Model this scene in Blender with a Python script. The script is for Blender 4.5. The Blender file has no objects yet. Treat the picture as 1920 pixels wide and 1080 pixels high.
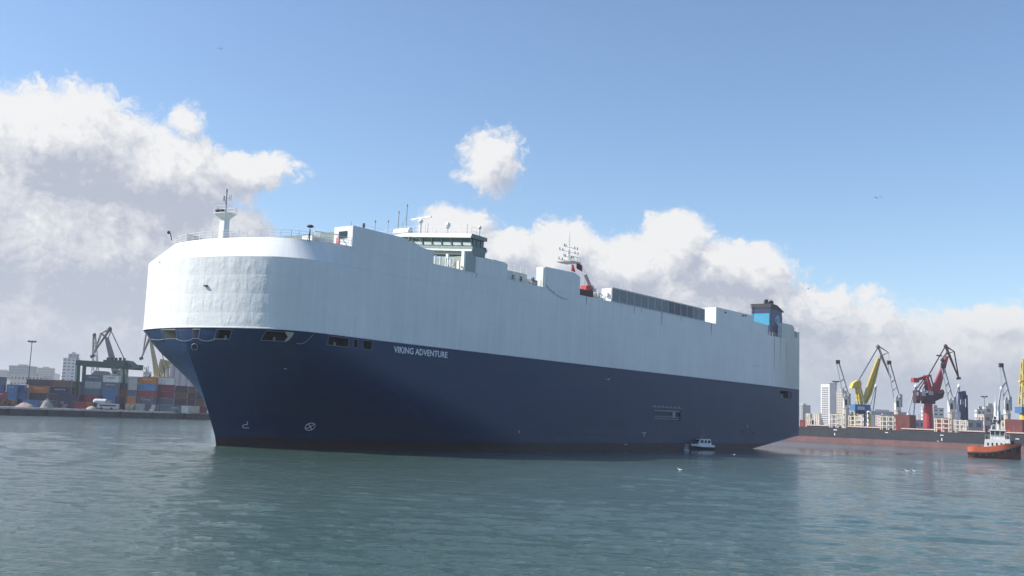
import bpy, math, random
import numpy as np
from mathutils import Vector, Matrix

random.seed(7)
rng = np.random.default_rng(11)
PI = math.pi
scn = bpy.context.scene
COL = scn.collection

# ---------------------------------------------------------------- camera
FPX, YH, ROLL, EYE = 1915.0, 778.3, math.radians(2.23), 6.24
_p = math.atan((YH - 540) / FPX)
_f = np.array([0, math.cos(_p), math.sin(_p)])
_r0 = np.array([1.0, 0, 0]); _u0 = np.cross(_r0, _f)
_r = math.cos(ROLL) * _r0 + math.sin(ROLL) * _u0
_u = -math.sin(ROLL) * _r0 + math.cos(ROLL) * _u0
_C = np.array([0, 0, EYE])
cam_d = bpy.data.cameras.new('camera'); cam = bpy.data.objects.new('camera', cam_d)
COL.objects.link(cam)
cam.matrix_world = Matrix(((_r[0], _u[0], -_f[0], 0), (_r[1], _u[1], -_f[1], 0), (_r[2], _u[2], -_f[2], EYE), (0, 0, 0, 1)))
cam_d.sensor_width = 36; cam_d.lens = 36 * FPX / 1920
cam_d.clip_start = 0.5; cam_d.clip_end = 20000
scn.camera = cam

# ---------------------------------------------------------------- light
SUN_DIR = Vector((-1.0, 0.0, 0)).normalized()
SUN_EL = math.radians(40)
sd = Vector((SUN_DIR.x * math.cos(SUN_EL), SUN_DIR.y * math.cos(SUN_EL), math.sin(SUN_EL)))
sl = bpy.data.lights.new('sun', 'SUN'); sl.energy = 4.8; sl.angle = math.radians(0.55); sl.color = (1, 0.95, 0.87)
so = bpy.data.objects.new('sun', sl); so.rotation_euler = sd.to_track_quat('Z', 'Y').to_euler(); COL.objects.link(so)
scn.view_settings.view_transform = 'Standard'; scn.view_settings.look = 'None'
scn.view_settings.gamma = 1; scn.view_settings.use_curve_mapping = False
scn.view_settings.exposure = 0.55

# pixel (of the 1920 x 1080 photograph) -> place in the world
def ray(x, y): return _f + _r * (x - 960) / FPX - _u * (y - 540) / FPX
def at_z(x, y, z):
    v = ray(x, y); return _C + (z - EYE) / v[2] * v
def at_y(x, y, Y):
    v = ray(x, y); return _C + Y / v[1] * v
def proj(P):
    q = np.array(P, float) - _C; d = q @ _f
    return 960 + FPX * (q @ _r) / d, 540 - FPX * (q @ _u) / d
def azel(x, y):
    v = ray(x, y); v = v / np.linalg.norm(v)
    return math.degrees(math.atan2(v[0], v[1])), math.degrees(math.asin(v[2]))

# ---------------------------------------------------------------- sky with cumulus clouds
W = bpy.data.worlds.new('World'); scn.world = W; W.use_nodes = True
nt = W.node_tree; nt.nodes.clear()
def N(tree, typ, **kw):
    n = tree.nodes.new(typ)
    for k, v in kw.items(): setattr(n, k, v)
    return n
def M_(tree, op, a, b=None, c=None, clamp=False):
    n = tree.nodes.new('ShaderNodeMath'); n.operation = op; n.use_clamp = clamp
    for i, v in enumerate((a, b, c)):
        if v is None: continue
        if isinstance(v, (int, float)): n.inputs[i].default_value = v
        else: tree.links.new(v, n.inputs[i])
    return n.outputs[0]
CLOUDS = [  # photograph px: x, y, radius x, radius y, weight
    (120, 265, 240, 118, 1.0), (-120, 420, 330, 200, 1.0), (300, 320, 210, 100, 1.0), (455, 318, 125, 52, .8), (350, 222, 48, 44, .55),
    (130, 480, 400, 210, 1.0), (430, 428, 95, 62, .75), (60, 640, 620, 150, 1.0), (330, 560, 260, 120, .8),
    (920, 304, 80, 70, .70), (860, 420, 90, 52, .85), (960, 478, 90, 68, 1.0), (1060, 470, 95, 80, 1.0), (1170, 500, 120, 82, 1.0),
    (1265, 470, 85, 92, 1.0), (1370, 520, 150, 80, .95), (1200, 620, 420, 170, 1.0), (1500, 590, 230, 82, .75), 
    (1650, 610, 60, 55, .75), (1760, 680, 330, 110, .9), (1850, 600, 170, 36, .7), (700, 620, 380, 120, .8), (2100, 640, 260, 110, .9), (-500, 450, 300, 220, .9)]
g = bpy.data.node_groups.new('cloud_density', 'ShaderNodeTree')
g.interface.new_socket('P', in_out='INPUT', socket_type='NodeSocketVector')
g.interface.new_socket('D', in_out='OUTPUT', socket_type='NodeSocketFloat')
gi = g.nodes.new('NodeGroupInput'); go = g.nodes.new('NodeGroupOutput')
def noise(tree, vec, scale, detail=6, rough=.55, dist=0.0):
    n = N(tree, 'ShaderNodeTexNoise'); n.inputs['Scale'].default_value = scale; n.inputs['Detail'].default_value = detail
    n.inputs['Roughness'].default_value = rough; n.inputs['Distortion'].default_value = dist
    if vec is not None: tree.links.new(vec, n.inputs['Vector'])
    return n
wn = noise(g, gi.outputs[0], .26, 5, .6)
wv = N(g, 'ShaderNodeVectorMath', operation='MULTIPLY_ADD'); g.links.new(wn.outputs['Color'], wv.inputs[0])
wv.inputs[1].default_value = (3.0, 2.6, 0); wv.inputs[2].default_value = (-1.5, -1.3, 0)
wa = N(g, 'ShaderNodeVectorMath', operation='ADD'); g.links.new(gi.outputs[0], wa.inputs[0]); g.links.new(wv.outputs[0], wa.inputs[1])
cur = None
for (cx, cy, rx, ry, wgt) in CLOUDS:
    az, el = azel(cx, cy)
    s1 = N(g, 'ShaderNodeVectorMath', operation='SUBTRACT'); g.links.new(wa.outputs[0], s1.inputs[0]); s1.inputs[1].default_value = (az, el, 0)
    s2 = N(g, 'ShaderNodeVectorMath', operation='MULTIPLY'); g.links.new(s1.outputs[0], s2.inputs[0]); s2.inputs[1].default_value = (33.4 / rx, 33.4 / ry, 0)
    s3 = N(g, 'ShaderNodeVectorMath', operation='LENGTH'); g.links.new(s2.outputs[0], s3.inputs[0])
    v = M_(g, 'MULTIPLY_ADD', s3.outputs['Value'], -wgt, wgt)
    cur = v if cur is None else M_(g, 'SMOOTH_MAX', cur, v, .12)
# elsewhere the sky goes on with the same broken cumulus, thickening towards the horizon
sep = N(g, 'ShaderNodeSeparateXYZ'); g.links.new(gi.outputs[0], sep.inputs[0])
big = noise(g, gi.outputs[0], .035, 1, .5)
out_az = M_(g, 'ABSOLUTE', sep.outputs[0])
mask = M_(g, 'MULTIPLY', M_(g, 'SUBTRACT', out_az, 30.0), .1, clamp=True)
cov = M_(g, 'SUBTRACT', M_(g, 'MULTIPLY', M_(g, 'SUBTRACT', big.outputs['Fac'], .50), 3.2), M_(g, 'MULTIPLY', sep.outputs[1], .05))
cov = M_(g, 'SUBTRACT', cov, M_(g, 'MULTIPLY', M_(g, 'SUBTRACT', 1.0, mask), 6.0))
cur = M_(g, 'MAXIMUM', cur, cov)
fb = noise(g, gi.outputs[0], .42, 6, .56)
fb.inputs['Scale'].default_value = .5; bl = noise(g, wa.outputs[0], .85, 5, .6); det = M_(g, 'ADD', M_(g, 'MULTIPLY', M_(g, 'SUBTRACT', fb.outputs['Fac'], .5), .42), M_(g, 'MULTIPLY_ADD', M_(g, 'ABSOLUTE', M_(g, 'SUBTRACT', bl.outputs['Fac'], .5)), 1.15, -.10))
D = M_(g, 'ADD', cur, det)
g.links.new(D, go.inputs[0])

tc = N(nt, 'ShaderNodeTexCoord'); sx = N(nt, 'ShaderNodeSeparateXYZ'); nt.links.new(tc.outputs['Generated'], sx.inputs[0])
azn = M_(nt, 'MULTIPLY', M_(nt, 'ARCTAN2', sx.outputs[0], sx.outputs[1]), 57.2958)
eln = M_(nt, 'MULTIPLY', M_(nt, 'ARCSINE', sx.outputs[2]), 57.2958)
cv = N(nt, 'ShaderNodeCombineXYZ'); nt.links.new(azn, cv.inputs[0]); nt.links.new(eln, cv.inputs[1])
def dens(off):
    a = N(nt, 'ShaderNodeVectorMath', operation='ADD'); nt.links.new(cv.outputs[0], a.inputs[0]); a.inputs[1].default_value = off
    q = N(nt, 'ShaderNodeGroup'); q.node_tree = g; nt.links.new(a.outputs[0], q.inputs[0]); return q.outputs[0]
d0 = dens((0, 0, 0)); d1 = dens((-.55, .75, 0)); d2 = dens((-1.7, 2.6, 0))
cover = N(nt, 'ShaderNodeMapRange'); cover.interpolation_type = 'SMOOTHSTEP'; nt.links.new(d0, cover.inputs[0])
cover.inputs[1].default_value = .0; low = N(nt, 'ShaderNodeMapRange'); low.interpolation_type = 'SMOOTHSTEP'; nt.links.new(eln, low.inputs[0]); low.inputs[1].default_value = 1.0; low.inputs[2].default_value = 7.0; low.inputs[3].default_value = 1; low.inputs[4].default_value = 0; cover.inputs[2].default_value = .3
lit = N(nt, 'ShaderNodeMapRange'); nt.links.new(M_(nt, 'ADD', M_(nt, 'MULTIPLY', d2, .7), M_(nt, 'MULTIPLY', M_(nt, 'SUBTRACT', d1, d0), 1.5)), lit.inputs[0])
lit.inputs[1].default_value = -.32; lit.inputs[2].default_value = .62; lit.inputs[3].default_value = 1; lit.inputs[4].default_value = 0
ramp = N(nt, 'ShaderNodeValToRGB'); nt.links.new(M_(nt, 'MULTIPLY', lit.outputs[0], M_(nt, 'SUBTRACT', 1.0, M_(nt, 'MULTIPLY', low.outputs[0], .75))), ramp.inputs[0])
cr = ramp.color_ramp; cr.elements[0].color = (2.7, 2.88, 3.4, 1); cr.elements[1].color = (5.2, 5.17, 5.15, 1)
e = cr.elements.new(.42); e.color = (3.7, 3.8, 4.1, 1)
sky = N(nt, 'ShaderNodeTexSky'); sky.sky_type = 'NISHITA'; sky.sun_disc = False
sky.sun_elevation = SUN_EL; sky.sun_rotation = math.atan2(SUN_DIR.x, SUN_DIR.y) % (2 * PI)
sky.air_density = 1.0; sky.dust_density = .5; sky.ozone_density = 3.2; sky.altitude = 0
mx = N(nt, 'ShaderNodeMix'); mx.data_type = 'RGBA'
nt.links.new(M_(nt, 'MULTIPLY', M_(nt, 'MAXIMUM', cover.outputs[0], low.outputs[0]), .97), mx.inputs[0]); hs = N(nt, 'ShaderNodeHueSaturation'); hs.inputs['Saturation'].default_value = 1.02; nt.links.new(sky.outputs[0], hs.inputs['Color']); nt.links.new(hs.outputs[0], mx.inputs[6]); nt.links.new(ramp.outputs[0], mx.inputs[7])
bg = N(nt, 'ShaderNodeBackground'); bg.inputs[1].default_value = .12; nt.links.new(mx.outputs[2], bg.inputs[0])
wo = N(nt, 'ShaderNodeOutputWorld'); nt.links.new(bg.outputs[0], wo.inputs[0])
W.cycles.sampling_method = 'MANUAL'; W.cycles.sample_map_resolution = 512

# ---------------------------------------------------------------- materials
_mats = {}
def mat(name, col, rough=.55, metal=0.0, var=.12, vscale=1.5, bump=0.0, bscale=8.0, coord='Object', spec=.5):
    if name in _mats: return _mats[name]
    m = bpy.data.materials.new(name); m.use_nodes = True; t = m.node_tree; b = t.nodes['Principled BSDF']
    b.inputs['Roughness'].default_value = rough; b.inputs['Metallic'].default_value = metal; b.inputs['Specular IOR Level'].default_value = spec
    c = N(t, 'ShaderNodeTexCoord'); n = noise(t, c.outputs[coord], vscale, 6, .6)
    mr = N(t, 'ShaderNodeMapRange'); t.links.new(n.outputs['Fac'], mr.inputs[0]); mr.inputs[1].default_value = .3; mr.inputs[2].default_value = .7
    mr.inputs[3].default_value = 1 - var; mr.inputs[4].default_value = 1 + var
    vm = N(t, 'ShaderNodeVectorMath', operation='SCALE'); vm.inputs[0].default_value = col[:3]; t.links.new(mr.outputs[0], vm.inputs[3])
    t.links.new(vm.outputs[0], b.inputs['Base Color'])
    if bump:
        n2 = noise(t, c.outputs[coord], bscale, 4, .6); bp = N(t, 'ShaderNodeBump'); bp.inputs['Distance'].default_value = bump
        t.links.new(n2.outputs['Fac'], bp.inputs['Height']); t.links.new(bp.outputs[0], b.inputs['Normal'])
    _mats[name] = m; return m
WHITE = mat('white_paint', (.78, .78, .76), .45); CREAM = mat('cream_paint', (.72, .68, .58), .5)
DARK = mat('dark_grey', (.04, .042, .05), .6); BLACK = mat('black_rubber', (.018, .018, .02), .7)
STEEL = mat('grey_steel', (.30, .31, .32), .5, .2); GLASS = mat('dark_glass', (.02, .035, .04), .08, 0, .05)
GREENW = mat('pale_green_paint', (.26, .31, .285), .5)
CONC = mat('quay_concrete', (.55, .51, .48), .85, 0, .25, .6, .02, 2)
RUST = mat('oxide_red_paint', (.27, .06, .05), .7, 0, .25); NAVY = mat('navy_paint', (.012, .028, .09), .4)

STAIN = []
def streaks(t, b, base, kind):
    """weathering for ship sides in UV metres: plate seams, vertical rust runs, faint blotches"""
    uv = N(t, 'ShaderNodeUVMap'); uv.uv_map = 'UVMap'
    mp = N(t, 'ShaderNodeMapping'); t.links.new(uv.outputs[0], mp.inputs[0]); mp.inputs['Scale'].default_value = (1.1, .045, 1)
    n1 = noise(t, mp.outputs[0], 1.0, 7, .7)
    n2 = noise(t, uv.outputs[0], .09, 5, .6)
    br = N(t, 'ShaderNodeTexBrick'); t.links.new(uv.outputs[0], br.inputs['Vector'])
    br.inputs['Scale'].default_value = 1; br.inputs['Brick Width'].default_value = 7.5; br.inputs['Row Height'].default_value = 2.3
    br.inputs['Mortar Size'].default_value = .03; br.inputs['Mortar Smooth'].default_value = .3
    a = M_(t, 'MULTIPLY_ADD', n1.outputs['Fac'], .34, .83); a = M_(t, 'MULTIPLY', a, M_(t, 'MULTIPLY_ADD', n2.outputs['Fac'], .3, .85))
    a = M_(t, 'MULTIPLY', a, M_(t, 'MULTIPLY_ADD', br.outputs['Fac'], -.035, 1.0))
    vm = N(t, 'ShaderNodeVectorMath', operation='SCALE'); vm.inputs[0].default_value = base; t.links.new(a, vm.inputs[3])
    # runs of rust below scuppers
    mp2 = N(t, 'ShaderNodeMapping'); t.links.new(uv.outputs[0], mp2.inputs[0]); mp2.inputs['Scale'].default_value = (2.2, .16, 1)
    n3 = noise(t, mp2.outputs[0], .7, 3, .5)
    r3 = N(t, 'ShaderNodeMapRange'); t.links.new(n3.outputs['Fac'], r3.inputs[0]); r3.inputs[1].default_value = .70; r3.inputs[2].default_value = .80
    mxx = N(t, 'ShaderNodeMix'); mxx.data_type = 'RGBA'; t.links.new(M_(t, 'MULTIPLY', r3.outputs[0], .45), mxx.inputs[0])
    t.links.new(vm.outputs[0], mxx.inputs[6]); mxx.inputs[7].default_value = (.25, .15, .08, 1) if kind == 'white' else (.07, .05, .05, 1)
    if kind == 'blue':
        sx_ = N(t, 'ShaderNodeSeparateXYZ'); t.links.new(uv.outputs[0], sx_.inputs[0])
        lz = N(t, 'ShaderNodeMapRange'); t.links.new(sx_.outputs[1], lz.inputs[0]); lz.inputs[1].default_value = 7.5; lz.inputs[2].default_value = 1.0
        mp3 = N(t, 'ShaderNodeMapping'); t.links.new(uv.outputs[0], mp3.inputs[0]); mp3.inputs['Scale'].default_value = (.12, .5, 1); n5 = noise(t, mp3.outputs[0], 1.0, 6, .65)
        r5_ = N(t, 'ShaderNodeMapRange'); t.links.new(n5.outputs['Fac'], r5_.inputs[0]); r5_.inputs[1].default_value = .42; r5_.inputs[2].default_value = .66
        m5 = N(t, 'ShaderNodeMix'); m5.data_type = 'RGBA'; t.links.new(M_(t, 'MULTIPLY', M_(t, 'MULTIPLY', lz.outputs[0], r5_.outputs[0]), .8), m5.inputs[0]); t.links.new(mxx.outputs[2], m5.inputs[6]); m5.inputs[7].default_value = (.030, .045, .065, 1)
        mp6 = N(t, 'ShaderNodeMapping'); t.links.new(uv.outputs[0], mp6.inputs[0]); mp6.inputs['Scale'].default_value = (.9, .06, 1); n6 = noise(t, mp6.outputs[0], 1.0, 5, .7)
        r6 = N(t, 'ShaderNodeMapRange'); t.links.new(n6.outputs['Fac'], r6.inputs[0]); r6.inputs[1].default_value = .52; r6.inputs[2].default_value = .75
        m6 = N(t, 'ShaderNodeMix'); m6.data_type = 'RGBA'; t.links.new(M_(t, 'MULTIPLY', r6.outputs[0], .35), m6.inputs[0]); t.links.new(m5.outputs[2], m6.inputs[6]); m6.inputs[7].default_value = (.022, .058, .100, 1); mxx = m6
    if kind == 'white':      # greenish weathering of the last plates
        sx_ = N(t, 'ShaderNodeSeparateXYZ'); t.links.new(uv.outputs[0], sx_.inputs[0]); st_ = N(t, 'ShaderNodeMapRange'); t.links.new(sx_.outputs[0], st_.inputs[0]); STAIN.append(st_)
        m2 = N(t, 'ShaderNodeMix'); m2.data_type = 'RGBA'; t.links.new(M_(t, 'MULTIPLY', st_.outputs[0], M_(t, 'MULTIPLY_ADD', n1.outputs['Fac'], 1.0, .2)), m2.inputs[0]); t.links.new(mxx.outputs[2], m2.inputs[6]); m2.inputs[7].default_value = (.40, .42, .36, 1)
        mxx = m2
    t.links.new(mxx.outputs[2], b.inputs['Base Color'])
    return uv, br

def hull_material(name, base, kind, rough):
    m = bpy.data.materials.new(name); m.use_nodes = True; t = m.node_tree; b = t.nodes['Principled BSDF']; b.inputs['Roughness'].default_value = rough; b.inputs['Specular IOR Level'].default_value = .5 if kind == 'white' else .36
    uv, br = streaks(t, b, base, kind)
    # plating pulled in between the frames
    mpw = N(t, 'ShaderNodeMapping'); t.links.new(uv.outputs[0], mpw.inputs[0]); mpw.inputs['Scale'].default_value = (1.15, .30, 1); wv = noise(t, mpw.outputs[0], 1.0, 2.0, .45, .5)
    sp = N(t, 'ShaderNodeSeparateXYZ'); t.links.new(uv.outputs[0], sp.inputs[0])
    rows = M_(t, 'ABSOLUTE', M_(t, 'SINE', M_(t, 'MULTIPLY', M_(t, 'SUBTRACT', sp.outputs[1], 16.2), PI / 2.3)))
    nz = noise(t, uv.outputs[0], .5, 3, .6)
    rows = M_(t, 'MULTIPLY_ADD', rows, .45, .55)
    rows = M_(t, 'MULTIPLY', rows, M_(t, 'LESS_THAN', sp.outputs[1], 22.9))
    h = M_(t, 'MULTIPLY', M_(t, 'MULTIPLY', wv.outputs['Fac'], rows), M_(t, 'MULTIPLY_ADD', nz.outputs['Fac'], 1.5, -.2))
    fade = N(t, 'ShaderNodeMapRange'); t.links.new(sp.outputs[0], fade.inputs[0]); fade.inputs[1].default_value = 22; fade.inputs[2].default_value = 48; fade.inputs[3].default_value = 1; fade.inputs[4].default_value = .22
    h = M_(t, 'MULTIPLY', h, fade.outputs[0]); h = M_(t, 'ADD', h, M_(t, 'MULTIPLY', br.outputs['Fac'], -.06 if kind == 'white' else -.5))
    bp = N(t, 'ShaderNodeBump'); bp.inputs['Distance'].default_value = .17 if kind == 'white' else .02; bp.inputs['Strength'].default_value = 1
    t.links.new(h, bp.inputs['Height']); t.links.new(bp.outputs[0], b.inputs['Normal'])
    return m
HULLW = hull_material('ship_white_plating', (.74, .75, .735), 'white', .42)
HULLB = hull_material('ship_blue_plating', (.001, .029, .096), 'blue', .5)
BOOT = mat('boot_top_red', (.022, .010, .014), .6, 0, .4, 1.0)

# ---------------------------------------------------------------- mesh helpers
class MB:
    def __init__(s): s.v = []; s.f = []; s.m = []; s.mi = 0
    def add(s, vs, fs):
        o = len(s.v); s.v += [tuple(map(float, p)) for p in vs]; s.f += [tuple(i + o for i in f) for f in fs]; s.m += [s.mi] * len(fs); return s
    def box(s, c, d, rz=0.0, taper=1.0):
        cx, cy, cz = c; dx, dy, dz = d[0] / 2, d[1] / 2, d[2] / 2; ca, sa = math.cos(rz), math.sin(rz); vs = []
        for k, z in ((1, -dz), (taper, dz)):
            for (x, y) in ((-dx, -dy), (dx, -dy), (dx, dy), (-dx, dy)):
                x *= k; y *= k; vs.append((cx + x * ca - y * sa, cy + x * sa + y * ca, cz + z))
        return s.add(vs, [(3, 2, 1, 0), (4, 5, 6, 7), (0, 1, 5, 4), (1, 2, 6, 5), (2, 3, 7, 6), (3, 0, 4, 7)])
    def b2(s, a, b):
        return s.box([(a[i] + b[i]) / 2 for i in range(3)], [abs(b[i] - a[i]) for i in range(3)])
    def tube(s, p, q, r0, r1=None, n=6, cap=True):
        r1 = r0 if r1 is None else r1
        p = Vector(p); q = Vector(q); d = q - p
        if d.length < 1e-6: return s
        d.normalize(); a = d.cross(Vector((0, 0, 1)) if abs(d.z) < .95 else Vector((1, 0, 0))).normalized(); b = d.cross(a); vs = []
        for c, r in ((p, r0), (q, r1)):
            for i in range(n):
                t = 2 * PI * (i + .5) / n; vs.append(c + (a * math.cos(t) + b * math.sin(t)) * r)
        fs = [(i, (i + 1) % n, n + (i + 1) % n, n + i) for i in range(n)]
        if cap: fs += [tuple(range(n - 1, -1, -1)), tuple(range(n, 2 * n))]
        return s.add(vs, fs)
    def beam(s, p, q, w, h=None): return s.tube(p, q, w * .7071, None, 4) if h is None else s._beam(p, q, w, h)
    def _beam(s, p, q, w, h):
        p = Vector(p); q = Vector(q); d = (q - p).normalized(); a = d.cross(Vector((0, 0, 1)))
        a = a.normalized() if a.length > 1e-3 else Vector((1, 0, 0)); b = a.cross(d)
        vs = [c + a * x * w / 2 + b * y * h / 2 for c in (p, q) for (x, y) in ((-1, -1), (1, -1), (1, 1), (-1, 1))]
        return s.add(vs, [(3, 2, 1, 0), (4, 5, 6, 7), (0, 1, 5, 4), (1, 2, 6, 5), (2, 3, 7, 6), (3, 0, 4, 7)])
    def path(s, pts, r, n=5):
        for a, b in zip(pts[:-1], pts[1:]): s.tube(a, b, r, None, n)
        return s
    def lattice(s, p, q, w0, w1, r, nseg, side=(0, 1, 0)):
        """four chords and bracing from p to q, widths w0 -> w1"""
        p = Vector(p); q = Vector(q); d = (q - p).normalized(); b = Vector(side); b = (b - d * b.dot(d)).normalized(); a = d.cross(b)
        rings = []
        for i in range(nseg + 1):
            t = i / nseg; c = p.lerp(q, t); w = w0 + (w1 - w0) * t
            rings.append([c + a * x * w / 2 + b * y * w / 2 for (x, y) in ((-1, -1), (1, -1), (1, 1), (-1, 1))])
        for k in range(4): s.tube(rings[0][k], rings[-1][k], r, None, 4)
        for i in range(nseg):
            for k in range(4): s.tube(rings[i][k], rings[i + 1][(k + 1) % 4] if i % 2 else rings[i + 1][k - 1], r * .55, None, 3, False)
        return s
    def prism(s, poly, y0, y1, fn=None):
        """polygon in (x,z) extruded along y; fn maps (x,y,z)"""
        n = len(poly); fn = fn or (lambda x, y, z: (x, y, z))
        vs = [fn(x, y0, z) for x, z in poly] + [fn(x, y1, z) for x, z in poly]
        return s.add(vs, [tuple(range(n)), tuple(range(2 * n - 1, n - 1, -1))] + [(i, n + i, n + (i + 1) % n, (i + 1) % n) for i in range(n)])
    def loft(s, rings, close=True, caps=True):
        n = len(rings[0]); vs = [p for r in rings for p in r]; fs = []
        for i in range(len(rings) - 1):
            for k in range(n if close else n - 1):
                fs.append((i * n + k, i * n + (k + 1) % n, (i + 1) * n + (k + 1) % n, (i + 1) * n + k))
        if caps: fs += [tuple(range(n - 1, -1, -1)), tuple(range((len(rings) - 1) * n, len(rings) * n))]
        return s.add(vs, fs)
    def ball(s, c, r, n=8, sz=1.0):
        rings = []
        for j in range(1, n // 2 + 2):
            a = -PI / 2 + PI * (j - .5) / (n // 2 + 1)
            rings.append([(c[0] + r * math.cos(a) * math.cos(2 * PI * i / n), c[1] + r * math.cos(a) * math.sin(2 * PI * i / n), c[2] + r * sz * math.sin(a)) for i in range(n)])
        return s.loft(rings)
    def build(s, name, m, parent=None, org=None, smooth=False, kind=None):
        me = bpy.data.meshes.new(name); vs = s.v
        if org is not None: vs = [(x - org[0], y - org[1], z - org[2]) for x, y, z in vs]
        me.from_pydata(vs, [], s.f)
        ms = m if isinstance(m, (list, tuple)) else [m]
        for q in ms: me.materials.append(q)
        if len(ms) > 1: me.polygons.foreach_set('material_index', s.m)
        if smooth: me.polygons.foreach_set('use_smooth', [True] * len(me.polygons))
        me.update()
        o = bpy.data.objects.new(name, me); COL.objects.link(o)
        if parent: o.parent = parent
        if kind: o['kind'] = kind
        return o
def tag(o, label, cat, group=None):
    o['label'] = label; o['category'] = cat
    if group: o['group'] = group
    return o
def thing(name, label, cat, loc=(0, 0, 0), rz=0.0, group=None, scale=1.0):
    o = bpy.data.objects.new(name, None); COL.objects.link(o); o.location = loc; o.rotation_euler = (0, 0, rz); o.scale = (scale,) * 3
    o.empty_display_size = .2
    return tag(o, label, cat, group)
def fix_normals(o):
    import bmesh
    bm = bmesh.new(); bm.from_mesh(o.data); bmesh.ops.recalc_face_normals(bm, faces=bm.faces); bm.to_mesh(o.data); bm.free()

# ---------------------------------------------------------------- water
SHIP_U = np.array([math.sin(math.radians(37.2)), math.cos(math.radians(37.2))]); SHIP_V = np.array([-SHIP_U[1], SHIP_U[0]])
SHIP_P0 = np.array([0, 185.52]); K = 1.2
def build_water():
    ra = np.concatenate([[0.0], np.geomspace(6, 26, 14), np.geomspace(28, 1100, 760), np.geomspace(1200, 4800, 12)])
    a_in = np.radians(np.linspace(-32, 32, 820)); a_out = np.radians(np.linspace(34, 326, 96))
    an = np.concatenate([a_in, a_out]); nA = len(an); nR = len(ra)
    R, A = np.meshgrid(ra, an, indexing='ij'); X = R * np.sin(A); Y = R * np.cos(A)
    dA = np.where(np.arange(nA) < len(a_in), math.radians(64 / 820), math.radians(3)); dR = np.gradient(ra)
    cell = np.maximum(np.minimum(R * dA[None, :], 1e9), dR[:, None] * .9)
    # slick of calm water along the port side of the ship
    sx = ((X - SHIP_P0[0]) * SHIP_U[0] + (Y - SHIP_P0[1]) * SHIP_U[1]) / K
    tx = ((X - SHIP_P0[0]) * SHIP_V[0] + (Y - SHIP_P0[1]) * SHIP_V[1]) / K
    edge = np.interp(sx, [-45, -30, -10, 20, 60, 118, 150, 260], [6, -1, -8.5, -15, -22, -33, -40, -60])
    wob = .8 * np.sin(sx * .35) + .6 * np.sin(sx * .83 + 1)
    calm = np.clip((tx - edge - wob) / 2.0, 0, 1) * np.clip((sx + 44) / 4, 0, 1) * np.clip((124 - sx) / 7, 0, 1) * (tx < 16)
    Z = np.zeros_like(X); r2 = np.random.default_rng(3)
    gust = .75 + .35 * np.sin(X * .031 + 1.3 * np.sin(Y * .017)) * np.sin(Y * .023 + .7) + .2 * np.sin(X * .11 + Y * .05)
    for i in range(64):
        L = .6 * (4.2 / .6) ** (r2.random() ** 1.4); th = math.radians(r2.normal(86, 17)); k = 2 * PI / L
        amp = .0034 * L ** .95; ph = r2.random() * 2 * PI
        w = np.clip((L / np.maximum(cell, 1e-3) - 2.2) / 2.5, 0, 1)
        Z += amp * w * np.sin(k * (X * math.cos(th) + Y * math.sin(th)) + ph)
    Z *= gust * (1 - .8 * calm)
    Z[R < 5] = 0
    v = np.stack([X, Y, Z], -1).reshape(-1, 3)
    i = np.arange(nR - 1)[:, None]; j = np.arange(nA)[None, :]; j2 = (j + 1) % nA
    f = np.stack([i * nA + j, (i + 1) * nA + j, (i + 1) * nA + j2, i * nA + j2], -1).reshape(-1, 4)[:, ::-1]
    me = bpy.data.meshes.new('water'); me.vertices.add(len(v)); me.vertices.foreach_set('co', v.ravel().astype(np.float32))
    me.loops.add(f.size); me.loops.foreach_set('vertex_index', f.ravel().astype(np.int32))
    me.polygons.add(len(f)); me.polygons.foreach_set('loop_start', np.arange(0, f.size, 4, dtype=np.int32))
    me.polygons.foreach_set('use_smooth', np.ones(len(f), bool)); me.update(calc_edges=True)
    at = me.attributes.new('calm', 'FLOAT', 'POINT'); at.data.foreach_set('value', calm.ravel().astype(np.float32))
    o = bpy.data.objects.new('water', me); COL.objects.link(o); o['kind'] = 'structure'
    m = bpy.data.materials.new('harbour_water'); m.use_nodes = True; t = m.node_tree; b = t.nodes['Principled BSDF']
    b.inputs['IOR'].default_value = 1.37; b.inputs['Roughness'].default_value = .06
    gm = N(t, 'ShaderNodeNewGeometry')
    n0 = noise(t, gm.outputs['Position'], .012, 4, .5)
    rp = N(t, 'ShaderNodeValToRGB'); t.links.new(n0.outputs['Fac'], rp.inputs[0])
    rp.color_ramp.elements[0].position = .35; rp.color_ramp.elements[0].color = (.042, .076, .064, 1)
    rp.color_ramp.elements[1].position = .65; rp.color_ramp.elements[1].color = (.052, .090, .080, 1)
    t.links.new(rp.outputs[0], b.inputs['Base Color'])
    mp = N(t, 'ShaderNodeMapping'); t.links.new(gm.outputs['Position'], mp.inputs[0]); mp.inputs['Rotation'].default_value = (0, 0, math.radians(-8)); mp.inputs['Scale'].default_value = (.42, 1.0, 1)
    w1 = noise(t, mp.outputs[0], 2.6, 5, .62, .5); w2 = noise(t, mp.outputs[0], 7.5, 3, .6, .3)
    at_ = N(t, 'ShaderNodeAttribute'); at_.attribute_name = 'calm'
    patch = noise(t, gm.outputs['Position'], .03, 3, .5)
    h = M_(t, 'ADD', M_(t, 'MULTIPLY', w1.outputs['Fac'], .12), M_(t, 'MULTIPLY', w2.outputs['Fac'], .05))
    h = M_(t, 'MULTIPLY', h, M_(t, 'MULTIPLY_ADD', patch.outputs['Fac'], 1.3, .35))
    bp = N(t, 'ShaderNodeBump'); bp.inputs['Distance'].default_value = 1.0
    t.links.new(M_(t, 'MULTIPLY_ADD', at_.outputs['Fac'], -.93, 1.0), bp.inputs['Strength']); t.links.new(h, bp.inputs['Height']); t.links.new(bp.outputs[0], b.inputs['Normal'])
    me.materials.append(m)
    return o
build_water()

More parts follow.
